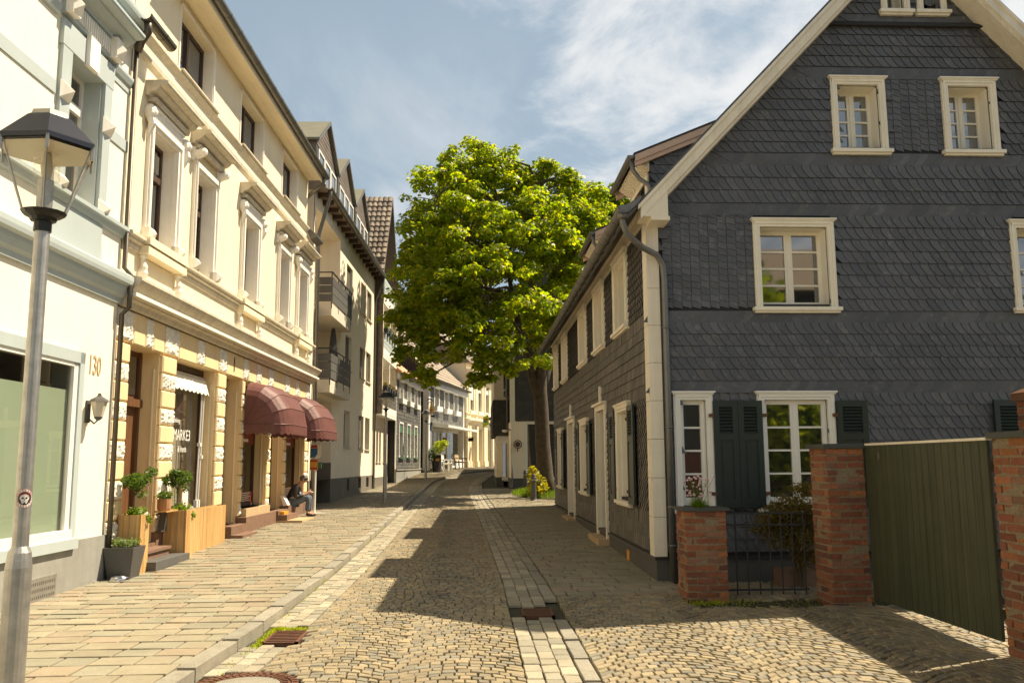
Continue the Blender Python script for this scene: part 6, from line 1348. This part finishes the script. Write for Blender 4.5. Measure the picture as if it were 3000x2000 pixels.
# ---------------------------------------------------------------- seated man
PU = 10.02; zs_ = gz(22)+.095; PF = Fr(FL.p((PU, .0, zs_)), FL.u, FL.n)
PM = thing('person', 'grey-haired man in black leather jacket and jeans reading on a stone ledge', 'person', tuple(PF.p((0, .3, 0))))
def skin(name, chains, mat, parent, sub=1, root=0):
    vs, rs_v, es, idx = [], [], [], {}
    for ch in chains:
        prev = None
        for pt, r in ch:
            k = tuple(round(x, 4) for x in pt)
            if k not in idx: idx[k] = len(vs); vs.append(PF.p(pt)-WL[parent]); rs_v.append(r)
            i = idx[k]
            if prev is not None and prev != i: es.append((prev, i))
            prev = i
    me = bpy.data.meshes.new(name); o = bpy.data.objects.new(name, me); COL.objects.link(o); o.parent = parent; WL[o] = WL[parent]
    me.from_pydata([tuple(v) for v in vs], es, []); me.materials.append(MT[mat]); o.modifiers.new('skin', 'SKIN')
    bpy.context.view_layer.objects.active = o
    if not me.skin_vertices: me.attributes.new if False else None
    sv = me.skin_vertices[0].data
    for i, r in enumerate(rs_v):
        r = r if isinstance(r, tuple) else (r, r); sv[i].radius = r; sv[i].use_root = (i == root)
    s = o.modifiers.new('sub', 'SUBSURF'); s.levels = sub+1; s.render_levels = sub+1
    o.modifiers['skin'].use_smooth_shade = True; return o
pel, spn, chs, nck = (0, .10, .37), (0, .13, .52), (0, .21, .68), (0, .30, .80)
hb, hm, ht = (0, .34, .85), (0, .39, .90), (0, .40, .965)
chains = [[(pel, .12), (spn, .115), (chs, .12), (nck, .055), (hb, .065), (hm, .088), (ht, .062)]]
for s in (-1, 1):
    sh, el, wr = (s*.17, .22, .72), (s*.22, .24, .47), (s*.07, .47, .56)
    hp, kn, an, to = (s*.09, .14, .34), (s*.10, .52, .47), (s*.10, .50, .09), (s*.11, .66, .04)
    hd = (s*.035, .53, .60)
    chains += [[(chs, .12), (sh, .06), (el, .045), (wr, .03), (hd, (.034, .02))], [(pel, .12), (hp, .085), (kn, .058), (an, .04), (to, .035)]]
    for f in range(4): chains.append([(hd, (.034, .02)), ((s*(.012+.004*f), .565+.004*f, .615-.02*f), .009), ((s*.004-.0, .585, .60-.021*f), .008)])
    chains.append([(hd, (.034, .02)), ((s*.02, .54, .645), .010), ((s*.01, .56, .66), .008)])
chains.append([(hm, .088), ((0, .475, .875), .014)])
body = skin('body', chains, 'skin', PM)
jk = [[((0, .08, .33), .15), ((0, .10, .44), .148), ((0, .13, .56), .145), ((0, .20, .68), .14), ((0, .27, .77), .08)]]
for s in (-1, 1): jk.append([((0, .20, .68), .14), ((s*.17, .215, .715), .078), ((s*.225, .235, .47), .064), ((s*.12, .41, .53), .05)])
skin('jacket', jk, 'leather', PM)
tr_ = [[((0, .10, .34), .12)]+[]]
for s in (-1, 1): tr_.append([((0, .10, .34), .12), ((s*.09, .16, .35), .10), ((s*.10, .36, .42), .088), ((s*.105, .525, .475), .075), ((s*.10, .51, .28), .066), ((s*.10, .50, .12), .062)])
skin('trousers', tr_[1:], 'denim', PM)
for s in (-1, 1): skin('shoe', [[((s*.10, .47, .07), .05), ((s*.105, .56, .045), (.045, .04)), ((s*.11, .68, .035), (.042, .03))]], 'shoe', PM)
m = MB(PF); m.ball((0, .375, .925), (.10, .105, .085), 12, 8); m.build('hair', MT['hair'], PM, smooth=True)
m = MB(PF); m.box((-.07, .455, .905), (.07, .463, .912))
for s in (-1, 1): m.box((s*.03-.025, .462, .885), (s*.03+.025, .472, .918)); m.box((s*.075-.004, .37, .905), (s*.075+.004, .462, .914))
m.build('glasses', MT['black_metal'], PM); m = MB(PF)
for s in (-1, 1): m.ball((s*.088, .38, .895), (.014, .02, .03), 8, 5)
m.build('ear', MT['skin'], PM, smooth=True)
m = MB(PF); m.box((-.07, .54, .585), (.07, .60, .60)); m.build('booklet', MT['paper'], label='small booklet held in the hands of the seated man', cat='booklet')
m = MB(PF); m.add([(-.09, .24, .74), (.09, .24, .74), (.10, .36, .42), (-.10, .36, .42)], [(0, 1, 2, 3)]); m.build('shirt', MT['shirt'], PM)
NB = thing('paper_stack', 'white papers in a tilted box beside the seated man', 'papers', tuple(FL.p((9.35, .25, .56)))); m = MB(FL); m.add([(9.36, .04, .62), (9.62, .04, .62), (9.62, .15, .64), (9.36, .15, .64), (9.3, -.02, .86), (9.56, -.02, .86), (9.56, .04, .87), (9.3, .04, .87)], [(0, 1, 2, 3), (4, 5, 6, 7), (0, 1, 5, 4), (1, 2, 6, 5), (2, 3, 7, 6), (3, 0, 4, 7)]); m.build('papers', MT['paper'], NB)
# advertising signs on their pole at the far end of the yellow house
AS = thing('kiosk_sign', 'blue, red and orange enamel shop signs beside the second burgundy awning', 'sign', tuple(FL.p((11.95, .35, .5))))
m = MB(FL); m.tube([(11.2, .40, .30), (11.2, .40, 2.15)], .032, 10); m.build('pole', MT['white_paint'], AS)
FS = Fr(FL.p((11.15, .0, 0)), FL.n, -FL.u)
m = MB(FS); m.prism([(.28, 1.76), (.50, 1.76), (.55, 1.84), (.55, 2.13), (.28, 2.13)], 0, .05); m.build('white_panel', MT['white_paint'], AS); m = MB(FS); m.prism([(.29, 1.78), (.40, 1.78), (.47, 1.87), (.47, 2.02), (.29, 2.02)], .05, .056); m.build('blue_panel', MT['blue_sign'], AS); m = MB(FS); m.box((.30, .05, 2.03), (.46, .056, 2.10)); m.build('red_panel', MT['red_sign'], AS)
m = MB(FS); m.box((.28, 0, 1.46), (.48, .04, 1.73)); m.build('orange_panel', MT['orange_sign'], AS)
for z in (1.475, 1.67): m = MB(FS); m.box((.285, .04, z), (.475, .045, z+.045)); m.build('red_stripe', MT['red_sign'], AS)
m = MB(FS); m.box((.49, -.02, 1.5), (.57, .02, 1.66)); m.build('small_green_sign', MT['green_paint'], AS)
m = MB(FL); m.box((11.1, .2, .33), (11.3, .75, .36)); m.build('foot', MT['white_paint'], AS)
# ---------------------------------------------------------------- plants at the brick pillars
TF = thing('thrift_flowers', 'pinkish white thrift flowers growing on the low brick pillar', 'flowers', (2.68, 10.55, 1.06)); m = MB(); mb, ms = MB(), MB()
for _ in range(420):
    x, y = 2.68+fr_n.gauss(0, .06), 10.52+fr_n.gauss(0, .06); d = Vector((x-2.68, y-10.52, .10)).normalized()*fr_n.uniform(.07, .15); b = len(m.v); e = Vector((fr_n.uniform(-1, 1), fr_n.uniform(-1, 1), 0)).normalized()*.0035; p0 = Vector((2.68+(x-2.68)*.5, 10.52+(y-10.52)*.5, 1.06)); m.v += [p0-e, p0+e, p0+d+e*.3]; m.f.append((b, b+1, b+2))
m.build('leaf_tuft', MT['grass_blade'], TF, recalc=False)
for _ in range(40):
    x, y, h = fr_n.gauss(0, .10), fr_n.gauss(0, .07), fr_n.uniform(.12, .36); p1 = (2.68+x, 10.52+y, 1.07+h); ms.tube([(2.68+x*.25, 10.52+y*.25, 1.07), (2.68+x*.6, 10.52+y*.6, 1.07+h*.6), p1], .0022, 4); mb.ball(p1, (.017, .017, .013), 7, 5)
ms.build('stems', MT['grass_blade'], TF); mb.build('blossoms', MT['flower_pink'], TF)
AC = thing('feathery_shrub', 'bronze green feathery shrub behind the iron railing', 'shrub', (3.95, 11.2, .05)); m = MB()
for k in range(6): a = k*1.05; m.tube([(4.15, 11.2, 0.0), (4.1+.12*math.cos(a), 11.2+.1*math.sin(a), .6), (4.05+.3*math.cos(a), 11.15+.2*math.sin(a), 1.0)], [.02, .014, .005], 5)
m.build('stems', MT['twig'], AC); m = MB()
for c, R, n in (((4.05, 11.1, 1.0), (.34, .28, .20), 1300), ((3.82, 11.05, .90), (.28, .25, .18), 900), ((4.2, 11.15, 1.25), (.22, .22, .10), 350), ((3.62, 11.0, .78), (.2, .2, .10), 260), ((4.2, 11.1, .8), (.3, .25, .25), 900), ((3.95, 11.0, .66), (.36, .25, .17), 800), ((4.15, 11.0, .45), (.22, .2, .2), 400)): cloud(m, c, R, n, .075, [(0, -.5), (.12, 0), (0, .5), (-.12, 0)], .5, .7)
m.build('foliage', MT['acer'], AC, recalc=False)
m = MB(); m.box((3.9, 11.25, -.05), (4.35, 11.55, .24)); m.build('stone_trough', MT['brownstone'], label='brown stone trough in the shade behind the railing', cat='trough')
# ---------------------------------------------------------------- far street furniture
def bench(loc, rz, lb, mat):
    t = thing('street_bench', lb, 'bench', (0, 0, 0), 'benches before the shop front'); m = MB()
    for i in range(4): m.box((-.65, -.22+i*.115, .42), (.65, -.125+i*.115, .45))
    m.build('seat', MT[mat], t); m = MB()
    for i in range(4): m.prism([(.25+i*.02, .52+i*.1), (.27+i*.02, .52+i*.1), (.285+i*.02, .60+i*.1), (.265+i*.02, .60+i*.1)], -.65, .65, 'u')
    m.build('backrest', MT[mat], t)
    for s in (-1, 1):
        m = MB(); x = s*.6; m.box((x-.03, -.22, 0), (x+.03, -.17, .62)); m.prism([(.22, 0), (.27, 0), (.36, .92), (.31, .92)], x-.03, x+.03, 'u'); m.box((x-.035, -.25, .62), (x+.035, .3, .66)); m.box((x-.03, -.2, .36), (x+.03, .25, .42)); m.build('side_frame', MT['black_metal' if mat == 'bench_wood' else mat], t)
    t.location = loc; t.rotation_euler = (0, 0, rz); return t
a6 = math.radians(90-11.5)
q = F6.p((1.55, .45, 0)); bench((q.x, q.y, gz(q.y)+.10), a6, 'white slatted bench outside the glazed shop front', 'white_paint')
q = F6.p((2.75, .45, 0)); bench((q.x, q.y, gz(q.y)+.10), a6, 'smaller white seat next to the white bench', 'white_paint').scale = (.6, 1, 1)
q = F6.p((6.6, .45, 0)); bench((q.x, q.y, gz(q.y)+.10), a6, 'brown wooden bench with iron frame farther along the shop', 'bench_wood')
q = F6.p((.45, .42, 0)); zb = gz(q.y)+.1; TB = thing('litter_bin', 'dark litter bin beside the lime green shrub', 'bin', (q.x, q.y, zb)); m = MB(); m.lathe([(.20, 0), (.23, .9), (.23, .95)], (q.x, q.y, zb), 12); m.build('bin', MT['black_metal'], TB); m = MB(); m.lathe([(.24, .95), (.23, 1.05), (.15, 1.17), (.05, 1.2)], (q.x, q.y, zb), 12); m.build('lid', MT['white_paint'], TB); m = MB(); m.box((q.x-.1, q.y-.29, zb+.35), (q.x+.12, q.y-.27, zb+.75)); m.build('poster', MT['orange_sign'], TB)
q = F6.p((.25, .50, 0)); zb = gz(q.y)+.1; LS = thing('lime_shrub', 'bright lime green potted shrub before the shop house', 'shrub', (q.x, q.y, zb)); m = MB(); m.lathe([(.18, 0), (.24, .6)], (q.x-.1, q.y, zb), 12); m.build('tub', MT['black_metal'], LS); m = MB(); cloud(m, (q.x+.1, q.y, zb+1.4), (.42, .35, .36), 260, .15); cloud(m, (q.x+.4, q.y, zb+1.6), (.25, .25, .22), 90, .15); m.build('foliage', MT['lime_leaf'], LS, recalc=False); m = MB(); cloud(m, (q.x-.35, q.y, zb+.95), (.3, .3, .45), 200, .14); m.build('dark_foliage', MT['bush'], LS, recalc=False)
q = F7.p((7.2, .6, 0)); zb = gz(60)+.1; m = MB(); 
FP = thing('flower_tub', 'flower tub by the yellow house at the far bend', 'plant pot', (q.x, q.y, zb)); m.lathe([(.25, 0), (.33, .5)], (q.x, q.y, zb), 10); m.build('tub', MT['green_paint'], FP); m = MB(); cloud(m, (q.x, q.y, zb+.8), (.5, .5, .4), 200, .16); m.build('plants', MT['bush'], FP, recalc=False)
# hanging signs
def poly_at(pts, y, th=.05): return [(at(a, b, y).x, at(a, b, y).z) for a, b in pts], y, y+th
SG = thing('lime_shop_sign', 'lime green kite-shaped hanging sign with red and blue marks', 'sign', tuple(at(1423, 1234, 57.5)))
def sgn(par, pts, y, mat, nm, th=.05):
    p, a, b = poly_at(pts, y, th); m = MB(); m.prism(p, a, b); return m.build(nm, MT[mat], par)
sgn(SG, [(1431, 1213.6), (1415.8, 1221), (1414, 1254), (1432, 1241)], 57.5, 'lime_sign', 'panel'); sgn(SG, [(1417, 1229), (1424, 1224.5), (1428, 1226.5), (1427, 1231)], 57.45, 'red_sign', 'red_mark', .04); sgn(SG, [(1417, 1230.5), (1426, 1235), (1422, 1237.5), (1417, 1235)], 57.45, 'blue_sign', 'blue_mark', .04)
m = MB(); c = at(1431, 1241, 57.55); m.tube([tuple(at(1413, 1241, 57.55)), tuple(at(1440, 1241, 58.5))], .03, 5); m.build('arm', MT['black_metal'], SG)
SG = thing('ochre_guild_sign', 'ornate ochre hanging sign on an iron arm above the bin', 'sign', tuple(at(1263, 1195, 48.6))); sgn(SG, [(1262, 1176), (1266, 1176), (1267, 1188), (1271, 1200), (1270, 1207), (1264, 1213), (1259, 1208), (1257, 1201), (1260, 1189)], 48.6, 'yellow_ochre', 'panel', .06); sgn(SG, [(1261, 1200), (1264, 1197), (1267, 1200), (1264, 1203)], 48.55, 'red_sign', 'emblem', .04)
m = MB(); m.tube([tuple(at(1252, 1172, 49.2)), tuple(at(1258, 1168, 48.8)), tuple(at(1268, 1174, 48.6))], .03, 5); m.tube([tuple(at(1252, 1183, 49.2)), tuple(at(1262, 1176, 48.6))], .02, 5); m.build('iron_arm', MT['black_metal'], SG); sgn(SG, [(1262, 1216), (1274, 1216), (1274, 1221), (1262, 1221)], 48.6, 'black_metal', 'name_board', .05)
SG = thing('blue_shop_sign', 'narrow dark blue sign beside the glazed shop front', 'sign', tuple(at(1261, 1250, 48.7))); sgn(SG, [(1259, 1241), (1264, 1240), (1264, 1262), (1259, 1261)], 48.7, 'blue_sign', 'panel'); m = MB(); m.tube([tuple(at(1252, 1241, 49.1)), tuple(at(1265, 1240, 48.72))], .02, 5); m.build('arm', MT['black_metal'], SG)
SG = thing('black_shop_sign', 'small black hanging sign between shop house and yellow house', 'sign', tuple(at(1379, 1287, 58))); sgn(SG, [(1371.5, 1283), (1387, 1282), (1387, 1292), (1371.5, 1292.5)], 58, 'black_metal', 'panel'); m = MB(); m.tube([tuple(at(1366, 1281, 58.05)), tuple(at(1392, 1281, 58.05))], .02, 5); m.build('arm', MT['black_metal'], SG)
# ---------------------------------------------------------------- what the windows mirror, behind the camera
BT = thing('garden_tree', 'leafy tree across the street, mirrored in the ground floor windows', 'tree', (9.6, -2.2, -.2)); m = MB(); m.tube([(9.6, -2.2, -.2), (9.6, -2.2, 2), (9.6, -2.2, 3)], [.25, .2, .1], 8); m.build('trunk', MT['bark'], BT); m = MB()
for c, R in (((9.8, -2.2, 2.9), 1.7), ((8.9, -2.4, 2.0), 1.3), ((10.8, -2.4, 2.3), 1.4)): cloud(m, c, R, 1500, .34, LOBE, .6)
m.build('crown', MT['lime_leaf'], BT, recalc=False)
BT = thing('garden_tree', 'taller leafy tree across the street, mirrored in the upper floor window', 'tree', (10.5, -10, -.4)); m = MB(); m.tube([(10.5, -10, -.4), (10.5, -10, 4), (10.6, -10, 7)], [.3, .25, .1], 8); m.build('trunk', MT['bark'], BT); m = MB()
for c, R in (((10.2, -10, 7), 2.6), ((9.6, -10, 9.2), 1.9), ((10.9, -10.5, 5.2), 2.)): cloud(m, c, R, 1300, .36, LOBE, .6)
m.build('crown', MT['maple_far'], BT, recalc=False)
BB = thing('opposite_house', 'grey house behind the camera, mirrored in the slate house windows', 'house', (14, -16, -.5)); FB = Fr((0, -16, 0), (1, 0, 0), (0, 1, 0)); m = MB(FB); m.wall(9.5, 24, -.5, 9.6, [(11+3*i, 12.2+3*i, .8+2.9*j, 2.5+2.9*j, .2) for i in range(4) for j in range(3)]); m.build('wall', MT['slate_warm'], BB, recalc=False)
m = MB(FB); m.prism([(.3, 9.6), (-4, 12.6), (-8, 9.6)], 9.3, 24.2, 'u'); m.build('roof', MT['roof_tile'], BB); m = MB(FB); m.box((9.5, -.3, -.5), (24, -.21, 9.6)); m.build('window_panes', MT['pane'], BB)
for o in sc.objects:                     # every thing's parts follow its Empty
    if o.type == 'MESH' and o.parent is None and 'label' not in o and 'kind' not in o: print('UNLABELLED', o.name)
